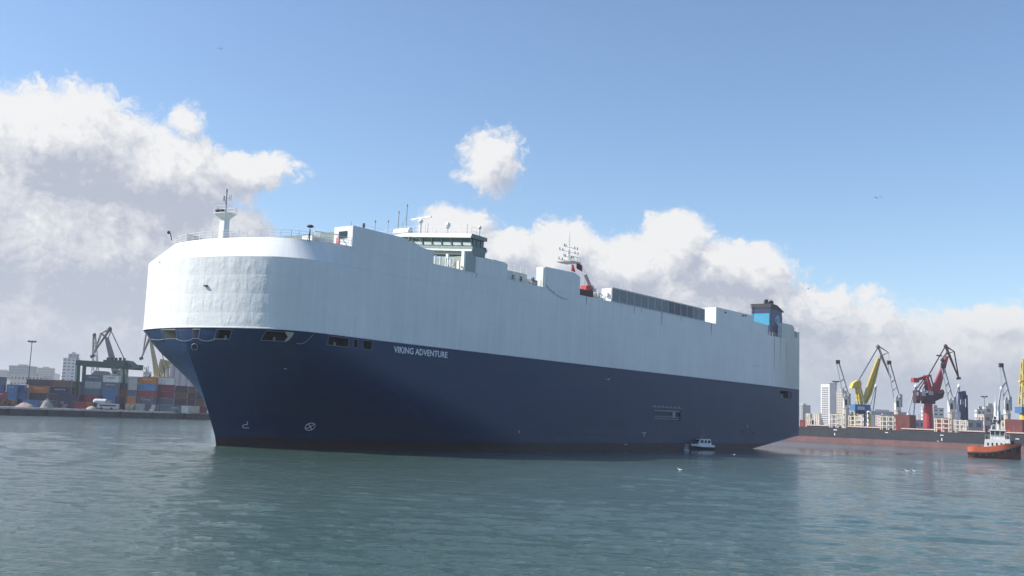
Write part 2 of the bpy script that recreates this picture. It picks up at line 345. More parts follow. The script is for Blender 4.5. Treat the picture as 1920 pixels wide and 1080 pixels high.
# ---------------------------------------------------------------- land and quays
GZ = 2.45
def build_land():
    shore = [(-386, -2), (-114, 400), (54, 649), (88, 540), (139.0, 473.5), (513, 134)]
    back = [(4700, 134), (4700, 4700), (-4700, 4700), (-4700, -2)]
    mb = MB(); pts = shore + back; n = len(pts)
    mb.add([(x, y, GZ) for x, y in pts], [tuple(range(n))])
    o = mb.build('ground', mat('yard_ground', (.16, .15, .145), .9, 0, .3, .05)); o['kind'] = 'structure'; fix_normals(o)
    if o.data.polygons[0].normal.z < 0: o.data.flip_normals()
    w = MB(); cap = MB()
    for (a, b) in zip(shore[:-1], shore[1:]):
        w.add([(a[0], a[1], -1.5), (b[0], b[1], -1.5), (b[0], b[1], GZ - .35), (a[0], a[1], GZ - .35)], [(0, 1, 2, 3)])
        d = Vector((b[0] - a[0], b[1] - a[1], 0)).normalized(); nn = Vector((-d.y, d.x, 0))
        if nn.y < 0: nn = -nn
        p = Vector((a[0], a[1], GZ - .13)) + nn * .45; q = Vector((b[0], b[1], GZ - .13)) + nn * .45
        cap._beam(p, q, 1.5, .62)
    q = w.build('quay_wall', mat('quay_wall_stone', (.075, .07, .075), .85, 0, .35, .5, .05, 1.2)); q['kind'] = 'structure'
    c = cap.build('quay_edge', CONC); c['kind'] = 'structure'
    return shore
shore = build_land()
# bollards and fenders along the left quay edge
qd = Vector((272, 402, 0)).normalized(); qn = Vector((qd.y, -qd.x, 0))
for i, px in enumerate((13, 87, 157, 225, 285, 346)):
    P = at_z(px, 768 - 2, GZ)
    # nearest point of the edge line
    a = Vector((-114, 400, 0)); k = (Vector((P[0], P[1], 0)) - a).dot(qd)
    # pick the point on the line that shows at this pixel column
    best = min((abs(proj(tuple((a + qd * kk))[:2] + (GZ,))[0] - px), kk) for kk in np.arange(-120, 60, .5))[1]
    c = a + qd * best
    t = thing('quay_fender', f'black rubber fender on the left quay wall, {("leftmost", "second from left", "third from left", "third from the bow", "second from the bow", "nearest the car carrier bow")[i]}', 'fender', (c.x, c.y, 0), 0, 'fenders along the left quay')
    mb = MB(); o = qn * .35
    mb.tube((o.x, o.y, .3), (o.x, o.y, 2.1), .42, .42, 8); mb.build('roller', BLACK, t)
    mb = MB(); mb.tube((0, 0, 2.1), (0, 0, 2.75), .16, .16, 6); mb.tube((0, 0, 2.75), (0, 0, 2.95), .26, .26, 6); mb.build('bollard', mat('bollard_cream', (.5, .45, .36), .7), t)

# ================================================================ the car carrier
# local axes: x aft, y from port side (0) to starboard (31), z up; root scaled by K
HC = 13.5
ship = thing('car_carrier_ship', 'huge white and dark blue car carrier with VIKING ADVENTURE lettered on its side', 'ship',
             (SHIP_P0[0], SHIP_P0[1], 0), math.atan2(SHIP_U[1], SHIP_U[0]), None, K)
U3 = np.array([*SHIP_U, 0]); V3 = np.array([*SHIP_V, 0]); O3 = np.array([*SHIP_P0, 0])
def sk(s): k = min(1.0, max(0.0, (-28 - s) / 12)); return k * k * (3 - 2 * k)
def loc2w(s, t, z):
    s = s - SKEW * t * sk(s); return O3 + K * (s * U3 + t * V3 + z * np.array([0, 0, 1.0]))
SKEW = .13      # the bow front stands a little proud on the starboard side
def w2loc(P):
    q = np.array([(P - O3) @ U3, (P - O3) @ V3, P[2]]) / K; s = q[0]
    for _ in range(12): s = q[0] + SKEW * q[1] * sk(s)
    q[0] = s; return q
def on_t(px, py, t=0.0):      # place on the fore-and-aft plane t
    v = ray(px, py); k = ((O3 + K * t * V3 - _C) @ V3) / (v @ V3); return w2loc(_C + k * v)
def on_s(px, py, s):
    v = ray(px, py); k = ((O3 + K * s * U3 - _C) @ U3) / (v @ U3); return w2loc(_C + k * v)
def on_z(px, py, z): return w2loc(at_z(px, py, z * K))

ZB, ZC, ZD = 14.1, 23.0, 25.6
STEM_S = [-40.2, -40.3, -40.6, -41.2, -42.1, -43.0, -44.1, -45.1, -45.5, -45.9, -46.1]
def s0(z): return float(np.interp(z, [-2, 0, 1.2, 2.6, 4.6, 6.6, 8.8, 10.6, 11.3, 12.6, 14.3], STEM_S))
def s1(z): return float(np.interp(z, [-2, 0, 5, 8.5, 11.6, 14.1], [10, 8, -2.7, -12.7, -22.5, -29.5]))
def nm(z):
    k = max(0.0, min(1.0, z / 14.1)) ** 1.7; return 2 + 5 * k, 1 + .55 * k
def hb(s, z):
    if z > ZB: z = ZB
    a, b = s0(z), s1(z); n, m = nm(z)
    u = min(1.0, max(0.0, (s - a) / (b - a)))
    w = HC * (1 - (1 - u) ** n) ** (1 / m)
    if s > 100: w -= .55 * ((s - 100) / 18) ** 2
    return w
def sheer(s): return 1 + .018 * min(1.0, max(0.0, (-20 - s) / 29))
def hull_hit(px, py, off=.03):
    """where the line of sight of a pixel meets the port side of the hull, moved outwards by off"""
    v = ray(px, py); lo, hi = 80.0, None; k = 90.0
    def inside(k):
        P = w2loc(_C + k * v); z = min(max(P[2] / sheer(P[0]), -2), ZC)
        if P[0] < s0(min(z, ZB)): return False
        return abs(P[1] - HC) < hb(P[0], z)
    while not inside(k) and k < 400: k += .5
    lo, hi = k - .5, k
    for _ in range(22):
        mid = (lo + hi) / 2
        if inside(mid): hi = mid
        else: lo = mid
    P = w2loc(_C + lo * v); e = .2; z = P[2] / sheer(P[0])
    g_ = Vector(((hb(P[0] - e, z) - hb(P[0] + e, z)) / (2 * e), -1, 0)); g_.normalize()
    return Vector(P) + g_ * off
def u_at(px, z, sg=-1):
    a, b = s0(z), s1(z); lo, hi = 0.0, 1.0 if sg < 0 else .13
    for _ in range(40):
        u = (lo + hi) / 2; s = a + (b - a) * u; x = proj(loc2w(s, HC + sg * hb(s, z), z * sheer(s)))[0]
        if (x < px) == (sg < 0): lo = u
        else: hi = u
    return (lo + hi) / 2

PORTS = [(361, 374), (404, 433), (494, 540), (615, 654), (663, 671), (681, 698)]
openU = [(u_at(a, 13.3), u_at(b, 13.3)) for a, b in PORTS]; sbU = tuple(sorted((u_at(331, 13.3, 1), u_at(306, 13.3, 1))))
us = sorted(set([round((i / 30) ** 1.8, 5) for i in range(31)]))
for a, b in openU + [sbU]:
    us = [u for u in us if not (a - .0015 < u < b + .0015)] + [a, b] + [a + (b - a) * k / 4 for k in (1, 2, 3)]
us = sorted(us); us = [u for i, u in enumerate(us) if i == 0 or u - us[i - 1] > 1e-5]; NU = len(us)
aft = [22, 30, 38, 44.9, 50.1, 55.4, 65, 75, 85, 89.7, 95, 100, 104.4, 107, 109.6, 110.4, 111.2, 113, 115, 116.6, 117.3]
zr = [-2, -1, -.3, .35, 1.1, 1.7, 2.6, 3.8, 4.6, 5.4, 6.3, 7.3, 8.2, 9.2, 10.0, 10.6, 11.0, 11.5, 12.2, 12.75, 13.3, 13.85, ZB]
def zlow(s): return float(np.interp(s, [70, 80, 89.7, 103, 113, 117.3], [-2.2, -1.3, .05, 1.55, 2.65, 3.0]))
def s_of(u, z):
    z = min(z, ZB); a, b = s0(z), s1(z); s = a + (b - a) * u
    if z >= 11.9:      # the mooring openings have upright ends
        a, b = s0(13.3), s1(13.3); k = min(1.0, u / .25); k = k * k * (3 - 2 * k); s = s * (1 - k) + (a + (b - a) * u) * k
    return s
def station(j, z):
    if j < NU: return s_of(us[j], z)
    return aft[j - NU]
NJ = NU + len(aft)
def uv_layer(o, uvs):
    l = o.data.uv_layers.new(name='UVMap')
    for p in o.data.polygons:
        for li in p.loop_indices: l.data[li].uv = uvs[o.data.loops[li].vertex_index]
arc = [0.0]
for j in range(1, NJ):
    a = station(j - 1, ZB), station(j, ZB); arc.append(arc[-1] + math.hypot(a[1] - a[0], hb(a[1], ZB) - hb(a[0], ZB)))
holes = set()
def bow_hole(a, b, sides):
    for j in range(NU - 1):
        if a - 1e-6 <= us[j] and us[j + 1] <= b + 1e-6:
            for i in range(len(zr) - 1):
                if zr[i] >= 12.7 and zr[i + 1] <= 13.9:
                    for sd_ in sides: holes.add((sd_, i, j))
for n_, (a, b) in enumerate(openU): bow_hole(a, b, (0,) if n_ < 2 else (0, 1))
bow_hole(*sbU, (1,))
def flat_hole(sa, sb, za, zb_):
    for j in range(NU, NJ - 1):
        if aft[j - NU] >= sa - .01 and aft[j - NU + 1] <= sb + .01:
            for i in range(len(zr) - 1):
                if zr[i] >= za - .01 and zr[i + 1] <= zb_ + .01: holes.add((0, i, j))
flat_hole(44.9, 55.4, 5.4, 7.3); flat_hole(104.4, 109.6, 11.5, 13.3)
def build_hull():
    mb = MB(); uvs = []
    rows = len(zr)
    for side in (0, 1):
        o = len(mb.v)
        for i, z in enumerate(zr):
            for j in range(NJ):
                s = station(j, z); zz = z * (sheer(s) if z > 0 else 1); zz = max(zz, zlow(s)); h = hb(s, z)
                if s > 80: h = hb(s, ZB)
                mb.v.append((s, HC - h if side == 0 else HC + h, zz)); uvs.append((arc[j], z))
        for i in range(rows - 1):
            for j in range(NJ - 1):
                if (side, i, j) in holes: continue
                q = [o + i * NJ + j, o + i * NJ + j + 1, o + (i + 1) * NJ + j + 1, o + (i + 1) * NJ + j]
                if side: q.reverse()
                if mb.v[q[0]][2] == mb.v[q[3]][2] == mb.v[q[1]][2] == mb.v[q[2]][2]: continue
                mb.f.append(tuple(q)); mb.m.append(1 if zr[i + 1] <= 1.11 else 0)
    # flat bottom of the stern counter and the transom
    for j in range(NU, NJ - 1):
        a, b = 0 + j, 0 + j + 1; c = rows * NJ
        mb.f.append((a, c + a, c + b, b)); mb.m.append(0)
    e = NJ - 1
    for i in range(rows - 1):
        q = (i * NJ + e, rows * NJ + i * NJ + e, rows * NJ + (i + 1) * NJ + e, (i + 1) * NJ + e)
        if mb.v[q[0]][2] < mb.v[q[3]][2] - 1e-4: mb.f.append(q); mb.m.append(0)
    o = mb.build('hull', [HULLB, BOOT], ship, smooth=True)
    uv_layer(o, uvs)
    for p in o.data.polygons:
        if p.material_index == 0 and abs(p.normal.z) < .001 and abs(p.normal.x) > .99: p.use_smooth = False
    # ---- white upper hull
    zu = [ZB, ZB + .02, 15.8, 17.5, 19.3, 21.2, ZC]
    mb = MB(); uvs = []
    pl = [(station(j, ZB), hb(station(j, ZB), ZB)) for j in range(NJ)]
    top = []
    for j, (s, h) in enumerate(pl):
        p0 = pl[max(j - 1, 0)]; p1 = pl[min(j + 1, NJ - 1)]
        if j == 0: nx, ny = -1.0, 0.0
        else:
            dx, dy = p1[0] - p0[0], p1[1] - p0[1]; L = math.hypot(dx, dy); nx, ny = -dy / L, dx / L
        ins = 2.75 * float(np.interp(s, [-42.5, -38, -33.5], [1, .72, 0]))
        top.append((s - nx * ins, max(0.0, h - ny * ins), ZD + .15 * min(1, ins)))
    for side in (0, 1):
        sg = -1 if side == 0 else 1; o = len(mb.v)
        for z in zu:
            for j, (s, h) in enumerate(pl):
                mb.v.append((s, HC + sg * h, z * sheer(s) if z < 14.2 else z)); uvs.append((arc[j], z))
        for j, (s, h, z) in enumerate(top): mb.v.append((s, HC + sg * h, z)); uvs.append((arc[j], z))
        for i in range(len(zu)):
            for j in range(NJ - 1):
                q = [o + i * NJ + j, o + i * NJ + j + 1, o + (i + 1) * NJ + j + 1, o + (i + 1) * NJ + j]
                if side: q.reverse()
                mb.f.append(tuple(q)); mb.m.append(0)
    nr = len(zu) + 1
    for i in range(nr - 1):
        mb.f.append((i * NJ + e, nr * NJ + i * NJ + e, nr * NJ + (i + 1) * NJ + e, (i + 1) * NJ + e)); mb.m.append(0)
    o = mb.build('upper_hull', HULLW, ship, smooth=True); uv_layer(o, uvs)
    try:
        o.data.set_sharp_from_angle(angle=math.radians(22))
    except Exception: pass
    d = MB(); nT = len(top)
    d.add([(s, HC - h, z) for s, h, z in top] + [(s, HC + h, z) for s, h, z in top], [(j, j + 1, nT + j + 1, nT + j) for j in range(nT - 1)])
    d.build('weather_deck', mat('deck_paint', (.30, .33, .30), .7), ship)
    # belt between blue and white
    bm_ = MB()
    for side in (-1, 1):
        rings = []
        for j, (s, h) in enumerate(pl):
            z = ZB * sheer(s)
            p0 = pl[max(j - 1, 0)]; p1 = pl[min(j + 1, NJ - 1)]; dx, dy = p1[0] - p0[0], p1[1] - p0[1]; L = math.hypot(dx, dy); nx, ny = -dy / L, dx / L
            if j == 0: nx, ny = -1, 0
            rings.append([(s + nx * a, HC + side * (h + ny * a), z + b) for a, b in ((-.02, -.06), (.07, -.04), (.07, .07), (-.02, .12))])
        bm_.loft(rings, True, False)
    bm_.build('belt', mat('belt_white', (.70, .71, .72), .5), ship, smooth=False)
    return pl, top
plan, topedge = build_hull()
for q in STAIN: u_ = arc[NU + aft.index(104.4)]; q.inputs[1].default_value = u_ - 6; q.inputs[2].default_value = u_ + 6

# mooring openings in the bow: recess and lip
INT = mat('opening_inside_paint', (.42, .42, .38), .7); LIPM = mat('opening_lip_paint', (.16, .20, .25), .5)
DARKIN = mat('opening_shaded_inside', (.035, .04, .045), .8)  # inside paint darkened: shade painted in where no sun enters
def bow_pt(u, z, inn=0.0):      # negative u: starboard
    sg = -1 if u < 0 else 1; u = abs(u); s = s_of(u, z); e = .15
    g_ = Vector(((hb(s - e, z) - hb(s + e, z)) / (2 * e), -sg, 0)).normalized() if u <= .9 else Vector((0, -sg, 0))
    if u < .004: g_ = Vector((-1, 0, 0))
    return Vector((s, HC - sg * hb(s, z), z * sheer(s))) - g_ * inn
for n_, (a, b) in enumerate(openU + [sbU]):
    pc = [a + (b - a) * k / 4 for k in range(5)]; sc = [-(b + (a - b) * k / 4) for k in range(5)]
    sets = [sc] if n_ == len(openU) else ([pc] if n_ < 2 else [pc, sc])
    for sd_, cols in enumerate(sets):
        z0, z1 = 12.75, 13.85
        rng_ = [bow_pt(u, z0) for u in cols] + [bow_pt(cols[-1], 13.3)] + [bow_pt(u, z1) for u in reversed(cols)] + [bow_pt(cols[0], 13.3)]
        cen = sum((p for p in rng_), Vector()) / len(rng_); dr = Vector((-32, HC, cen.z)) - cen
        if 2 < n_ < len(openU): dr = Vector((0, 1 if sd_ == 0 else -1, 0))
        dr.normalize(); inn = [p + dr * 1.8 for p in rng_]
        mb = MB(); k = len(rng_)
        mb.add(rng_ + inn, [(i, (i + 1) % k, k + (i + 1) % k, k + i) for i in range(k)] + [tuple(range(k, 2 * k))])
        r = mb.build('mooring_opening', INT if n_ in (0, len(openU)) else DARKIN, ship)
        mb = MB()
        for i in range(k): mb.tube(rng_[i], rng_[(i + 1) % k], .04, None, 5)
        mb.build('lip', LIPM, r)
        if n_ in (1, 2, 3):      # rollers on the sill
            mb = MB(); c = bow_pt(cols[2], z0, .7); mb.tube(c, c + Vector((0, 0, .5)), .18, .14, 8); mb.build('roller', STEEL, r)
# cream chock plate and the slanting rim beside the fourth opening
mb = MB()
q = [hull_hit(x, y, .10) for x, y in ((535, 641), (541, 632), (535, 622.5), (551, 623.5), (549, 629), (541, 638))]
q2 = [p + Vector((0, .12, 0)) for p in q]; n = len(q)
mb.add(q + q2, [tuple(range(n)), tuple(range(2 * n - 1, n - 1, -1))] + [(i, (i + 1) % n, n + (i + 1) % n, n + i) for i in range(n)])
mb.build('chock_plate', mat('chock_cream', (.42, .43, .40), .6), ship)
for pts in ([(556, 644), (566, 644.5), (573, 641), (580, 634), (587, 627)],):
    MB().path([hull_hit(x, y, .07) for x, y in pts], .06).build('rim', LIPM, ship)
# hawse hole
c = hull_hit(366, 650, .02); mb = MB()
nrm = Vector((-.85, -.5, -.2)).normalized()
mb.tube(c + nrm * .10, c - nrm * .3, .36, .40, 12); h = mb.build('hawse_pipe', DARKIN, ship)
mb = MB()
for i in range(12):
    aa, bb = 2 * PI * i / 12, 2 * PI * (i + 1) / 12; e1 = nrm.cross(Vector((0, 0, 1))).normalized(); e2 = nrm.cross(e1)
    mb.tube(c + nrm * .17 + (e1 * math.cos(aa) + e2 * math.sin(aa)) * .38, c + nrm * .17 + (e1 * math.cos(bb) + e2 * math.sin(bb)) * .38, .05, None, 5)
mb.build('lip', LIPM, h)
# rope festoons under the openings
for (xa, xb, dy) in ((284, 308, 2), (331, 361, 4), (373, 404, 4)):
    pts = []
    for i in range(9):
        t = i / 8; pts.append(hull_hit(xa + (xb - xa) * t, 635.5 + dy * 4 * t * (1 - t), .06))
    MB().path(pts, .028, 4).build('rope', mat('rope_pale', (.28, .30, .32), .8), ship)

# painted marks: ship's name, thruster sign, bulb sign, load line, draught figures
PAINT = mat('mark_white_paint', (.78, .80, .82), .55)
def text_mesh(s, size, bold=0.0):
    c = bpy.data.curves.new('t', 'FONT'); c.body = s; c.size = size; c.align_x = 'LEFT'; c.offset = bold; c.resolution_u = 3; c.extrude = .012
    o = bpy.data.objects.new('t', c); COL.objects.link(o); bpy.context.view_layer.update()
    me = bpy.data.meshes.new_from_object(o); COL.objects.unlink(o); bpy.data.objects.remove(o)
    return me
me = text_mesh('VIKING ADVENTURE', 1.2, .018)
xs = [v.co.x for v in me.vertices]; ys = [v.co.y for v in me.vertices]
x0, x1, y0, y1 = min(xs), max(xs), min(ys), max(ys)
for v in me.vertices:
    s = -25.2 + (v.co.x - x0) / (x1 - x0) * 10.85; z = 12.78 + (v.co.y - y0) / (y1 - y0) * .86; v.co = (s, -.02 - v.co.z, z)
me.materials.append(PAINT); o = bpy.data.objects.new('ship_name', me); COL.objects.link(o); o.parent = ship
def mark(name, lines, r=.045):
    mb = MB()
    for pts in lines: mb.path([hull_hit(x, y, .02) for x, y in pts], r, 4)
    return mb.build(name, PAINT, ship)
ell = [(581.5 + 9.5 * math.cos(a) , 800 - 6.5 * math.sin(a) - 2.0 * math.cos(a)) for a in [2 * PI * i / 18 for i in range(19)]]
mark('thruster_sign', [ell, [(574, 804), (589, 796)], [(578, 794), (585, 806)]])
mark('bulb_sign', [[(464, 790), (464, 796), (456, 797), (454, 800), (458, 802.5), (467, 802)]])
mark('load_line', [[(1203.5, 811.5), (1211, 811.8)], [(1207.5, 812), (1207.5, 819)]], .07)
mark('draught_mark', [[(973, 807), (973, 812)]], .05); mark('draught_mark', [[(1170, 833), (1176, 833)]], .05)
mark('tug_mark', [[(1401, 798), (1401.5, 801)]], .1)
# pairs of small recesses near the stern, their shade painted as dark plates
for (x, y) in ((1392, 810.5), (1413, 812), (1484, 741)):
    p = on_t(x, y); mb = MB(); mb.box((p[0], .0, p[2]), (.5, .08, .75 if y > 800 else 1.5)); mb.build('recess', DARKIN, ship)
# pilot door and stern mooring opening recesses
def recess(name, sa, sb, za, zb_, depth, m):
    mb = MB(); y0 = HC - hb(sa, ZB); y1 = HC - hb(sb, ZB)
    v = [(sa, y0, za), (sb, y1, za), (sb, y1, zb_), (sa, y0, zb_)]; v2 = [(x, y + depth, z) for x, y, z in v]
    mb.add(v + v2, [(0, 1, 5, 4), (1, 2, 6, 5), (2, 3, 7, 6), (3, 0, 4, 7), (4, 5, 6, 7)]); return mb.build(name, m, ship)
pd = recess('pilot_door_recess', 44.9, 55.4, 5.4, 7.3, .45, mat('recess_blue_grey', (.03, .05, .10), .6))
mb = MB()
for z in (5.6, 6.05, 7.05, 7.2): mb._beam((45.1, .1, z), (55.2, .1, z), .08, .09)
for i in range(16): x = 45.6 + i * .62; mb._beam((x, .1, 5.5), (x, .1, 6.05), .07, .07)
mb.box((52.9, .25, 6.5), (.9, .3, 1.1)); mb.build('door_rail', mat('rail_blue_grey', (.26, .32, .38), .5), pd)
mb = MB(); mb._beam((43.9, -.05, 7.75), (55.8, -.05, 7.75), .1, .12)
for i in range(7): mb.box((45 + i * 1.6, -.04, 7.95), (.7, .08, .28))
mb.build('door_header', mat('rail_blue_dark', (.16, .20, .26), .5), pd)
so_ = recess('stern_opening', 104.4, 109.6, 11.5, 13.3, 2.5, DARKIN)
mb = MB(); mb._beam((104.4, HC - hb(104.4, ZB) - .06, 11.5), (109.6, HC - hb(109.6, ZB) - .06, 11.5), .15, .2)
mb.box((106.6, HC - hb(106.6, ZB) + 1.0, 12.1), (2.6, .8, 1.0)); mb.build('winch', mat('winch_grey', (.12, .13, .14), .6), so_)
# small dark marks high on the bow
for (x, y) in ((387, 536), (934, 467)):
    p = hull_hit(x, y, .03) if x < 600 else None
    if p is not None: MB().box(p, (.45, .45, .18)).build('bow_mark', DARK, ship)

# ---- bulwarks standing on the port and starboard edges
def bulwark(poly, m=HULLW, name='bulwark', th=.22, off=0.0):
    n = len(poly)
    yy = lambda s: HC - hb(max(s, -20), ZB) + off
    for side in (0, 1):
        mb = MB(); v = []
        for dy in (0, th):
            for s, z in poly:
                y = yy(s) + dy + .004; v.append((s, y if side == 0 else 2 * HC - y, z))
        mb.add(v, [tuple(range(n)), tuple(range(2 * n - 1, n - 1, -1))] + [(i, n + i, n + (i + 1) % n, (i + 1) % n) for i in range(n)])
        o = mb.build(name, m, ship); fix_normals(o)
        uv_layer(o, [(v_.co.x + 60, v_.co.z) for v_ in o.data.vertices])
Z0 = ZD - .05
bulwark([(-33.8, Z0), (-18.25, Z0), (-18.25, 27.5), (-19.8, 27.4), (-20.9, 27.55), (-22, 27.9), (-23.4, 27.95), (-24.1, 28.25), (-33.8, 28.3)])
bulwark([(-9.0, Z0), (-1.3, Z0), (-1.3, 27.9), (-2.3, 28.1), (-4.7, 28.15), (-5.2, 28.0), (-9.0, 28.0)])
bulwark([(8.55, Z0), (18.8, Z0), (18.8, 28.6), (17.1, 29.1), (8.55, 28.95)])
bulwark([(70.3, Z0), (97.0, Z0), (97.0, 27.85), (89.2, 27.95), (89.2, 29.2), (70.3, 29.1)])
bulwark([(105.3, Z0), (113.7, Z0), (113.7, 28.5), (112.8, 29.0), (111.8, 29.2), (105.3, 29.15)])
bulwark([(113.7, Z0), (117.2, Z0), (117.2, 28.0), (116.4, 28.0), (116.4, 26.4), (113.7, 26.3)])
SCR = mat('louvre_grey', (.27, .31, .34), .55)
SCRD = mat('louvre_dark_grey', (.14, .17, .21), .55)
for i in range(14):          # ventilation screens aft of amidships
    a = 29.1 + i * 2.575; b = a + 2.575
    mb = MB(); mb.b2((a + .06, .10, Z0 + .15), (b - .06, .2, 28.0))
    for k in range(8): z = Z0 + .35 + k * .28; mb._beam((a + .1, .06, z), (b - .1, .06, z), .1, .05)
    mb.build('vent_screen', SCRD if i in (8, 9, 10, 11) else SCR, ship)
mb = MB()
for i in range(15): x = 29.1 + i * 2.575; mb._beam((x, .04, Z0), (x, .04, 28.1), .09, .1)
mb._beam((29.1, .08, 28.1), (65.2, .08, 28.1), .3, .1); mb._beam((29.1, 0.02, Z0 + .1), (65.2, .02, Z0 + .1), .1, .2)
for i in range(29): x = 29.4 + i * 1.27; mb._beam((x, .1, 28.1), (x, .1, 28.42), .06, .06)
mb.build('screen_frame', mat('screen_frame_white', (.5, .53, .55), .5), ship)
mb = MB(); mb.b2((114.0, .7, 26.45), (116.3, .85, 28.0)); mb.build('vent_screen', SCR, ship)

for (x, y0_, y1_, w) in ((1190, 572, 589, .22), (1203, 575, 588, .18), (1241, 583, 610, .30), (1277, 591, 604, .2), (1100, 556, 572, .25), (1452, 632, 700, .5), (1464, 634, 690, .4), (1476, 640, 700, .45), (1334, 607, 628, .25), (893, 512, 522, .15)):
    a_ = on_t(x, y0_); b_ = on_t(x, y1_); yo = HC - hb(max(a_[0], -20), ZB) - .012; mb = MB()
    mb.add([(a_[0] - w / 2, yo, a_[2]), (a_[0] + w / 2, yo, a_[2]), (a_[0] + w * .15, yo, b_[2]), (a_[0] - w * .15, yo, b_[2])], [(0, 1, 2, 3)])
    mb.build('rust_streak', mat('rust_streak', (.36, .36, .31) if x > 1440 else (.22, .22, .22), .8, 0, .4, 2), ship) if x < 1440 else mb.build('rust_streak', mat('rust_streak_green', (.47, .47, .38), .8, 0, .3, 2), ship)
# ---- transverse bulkheads and deckhouses seen through the gaps
mb = MB(); mb.b2((-33.78, .02, Z0), (-29, 3.2, 28.28)); bh = mb.build('bulkhead_house', WHITE, ship)
mb = MB(); mb.b2((-33.84, .95, 26.75), (-33.7, 2.35, 27.65)); mb.build('window', GLASS, bh)
mb = MB(); mb.b2((-33.86, 2.2, 25.9), (-33.7, 2.7, 26.9)); mb.build('fire_box', mat('signal_red', (.5, .03, .02), .5), bh)
mb = MB(); mb.b2((70.32, .24, Z0), (88.9, 26.7, 29.05)); mb.build('aft_house', WHITE, ship)
mb = MB(); mb.b2((29.12, .22, Z0), (29.5, 2.2, 28.0)); mb.box((28.9, 1.0, 26.9), (.3, .5, .6)); mb.build('bulkhead', WHITE, ship)
mb = MB(); mb.b2((8.4, .22, Z0), (8.7, 1.6, 28.9)); mb.build('bulkhead', WHITE, ship)
mb = MB(); mb.b2((105.1, .22, Z0), (105.4, 1.8, 29.1)); mb.build('bulkhead', WHITE, ship)
# house with windows in the first and second gap
mb = MB(); mb.b2((-9.0, 2.2, Z0), (-1.0, 27, 28.0)); mb.b2((-1.0, 2.4, Z0), (7.0, 24.6, 27.6)); mb.b2((7.0, 2.4, Z0), (11.5, 24.6, 26.9))
ho = mb.build('deck_house', mat('deckhouse_cream', (.66, .66, .60), .5), ship)
for x in (3.0, 5.2): MB().b2((x, 2.32, 26.3), (x + .4, 2.45, 27.0)).build('window', GLASS, ho)
MB().b2((3.8, 2.3, Z0), (4.5, 2.45, 27.2)).build('door', WHITE, ho)
MB().b2((7.6, 2.32, Z0 + .2), (8.2, 2.45, 26.5)).build('door', STEEL, ho)
mb = MB(); mb.ball((6.9, 1.2, 26.8), .35); mb.box((7.3, 1.0, 26.2), (.7, .5, .8)); mb.build('fan', STEEL, ship)
def railing(pts, h=1.05, r=.028, step=1.5, rails=3, name='railing', m=WHITE):
    mb = MB()
    for a, b in zip(pts[:-1], pts[1:]):
        a = Vector(a); b = Vector(b); n = max(1, round((b - a).length / step))
        for i in range(n + 1):
            p = a.lerp(b, i / n); mb.tube(p, p + Vector((0, 0, h)), r, None, 4)
        for k in range(1, rails + 1):
            z = Vector((0, 0, h * k / rails)); mb.tube(a + z, b + z, r * .8, None, 4)
    return mb.build(name, m, ship)
fore = [(s + .25, HC - h + .15, z) for s, h, z in topedge if s < -33.8][::3]
fore = [(s, 2 * HC - y, z) for s, y, z in reversed(fore[1:])] + fore
railing(fore)
railing([(-33.8, .2, Z0 + .1), (-36, .2, Z0 + .1)]); railing([(-1.2, 1.8, Z0), (8.3, 1.8, Z0)]); railing([(-1.2, 2.5, 27.6), (7.0, 2.5, 27.6)], 1.1)
railing([(90, 6, 29.05), (98, 6, 29.0)]); railing([(66, .6, Z0), (70, .6, Z0)]); railing([(116, .6, 28.0), (117, 1.0, 28.0), (117, 6, 28.0)])
railing([(19, .4, Z0), (28.8, .4, Z0)], .9)

# ---- foremast and its gear
mb = MB(); _q = on_t(419, 446, HC); X, Yy = float(_q[0]), HC
mb.box((X, Yy, 27.6), (.9, .9, 4.2), 0, .85); mb.box((X, Yy, 29.5), (.8, .85, .8), 0, 2.2); mb.box((X, Yy, 29.95), (1.9, 2.0, .1))
fm = mb.build('foremast', WHITE, ship)
mb = MB()
for (dx, dy) in ((-.9, -.95), (.9, -.95), (.9, .95), (-.9, .95)): mb.tube((X + dx, Yy + dy, 30), (X + dx, Yy + dy, 31), .03, None, 4)
for z in (30.5, 31.0):
    for a, b in (((-.9, -.95), (.9, -.95)), ((.9, -.95), (.9, .95)), ((.9, .95), (-.9, .95)), ((-.9, .95), (-.9, -.95))): mb.tube((X + a[0], Yy + a[1], z), (X + b[0], Yy + b[1], z), .025, None, 4)
mb.build('platform_rail', WHITE, fm)
mb = MB(); mb.tube((X, Yy, 30), (X, Yy, 33.4), .13, .07, 6); mb.tube((X, Yy, 33.3), (X, Yy, 33.75), .11, .11, 6)
mb.tube((X, Yy, 32.3), (X, Yy - .8, 32.4), .05); mb.tube((X, Yy - .8, 31.9), (X, Yy - .8, 32.8), .04); mb.tube((X, Yy - .5, 31.9), (X, Yy - .5, 32.8), .03)
mb.tube((X, Yy + .4, 32.0), (X, Yy + .4, 32.7), .09); mb.tube((X, Yy, 31.6), (X, Yy + .5, 32.2), .05); mb.build('pole', STEEL, fm)
mb = MB(); mb.ball((X - .5, Yy + .75, 30.4), .32, 8); mb.box((X - .3, Yy + .3, 30.3), (.6, .6, .5)); hn = mb.build('horn', DARK, fm)
_f2 = (on_t(419, 353, HC)[2] - ZD) / (33.75 - ZD)
for o in [fm] + list(fm.children):
    for v_ in o.data.vertices: v_.co.z = ZD + (v_.co.z - ZD) * _f2
mb = MB(); mb.prism([(0, 0), (3.4, 0), (0, 1.0)], -1.6, 1.6, lambda x, y, z: (X - .6 + y * .3, HC + 5.2 - x * .9, 25.8 + z)); mb.build('hatch_hood', mat('hood_grey', (.25, .27, .28), .6), ship)
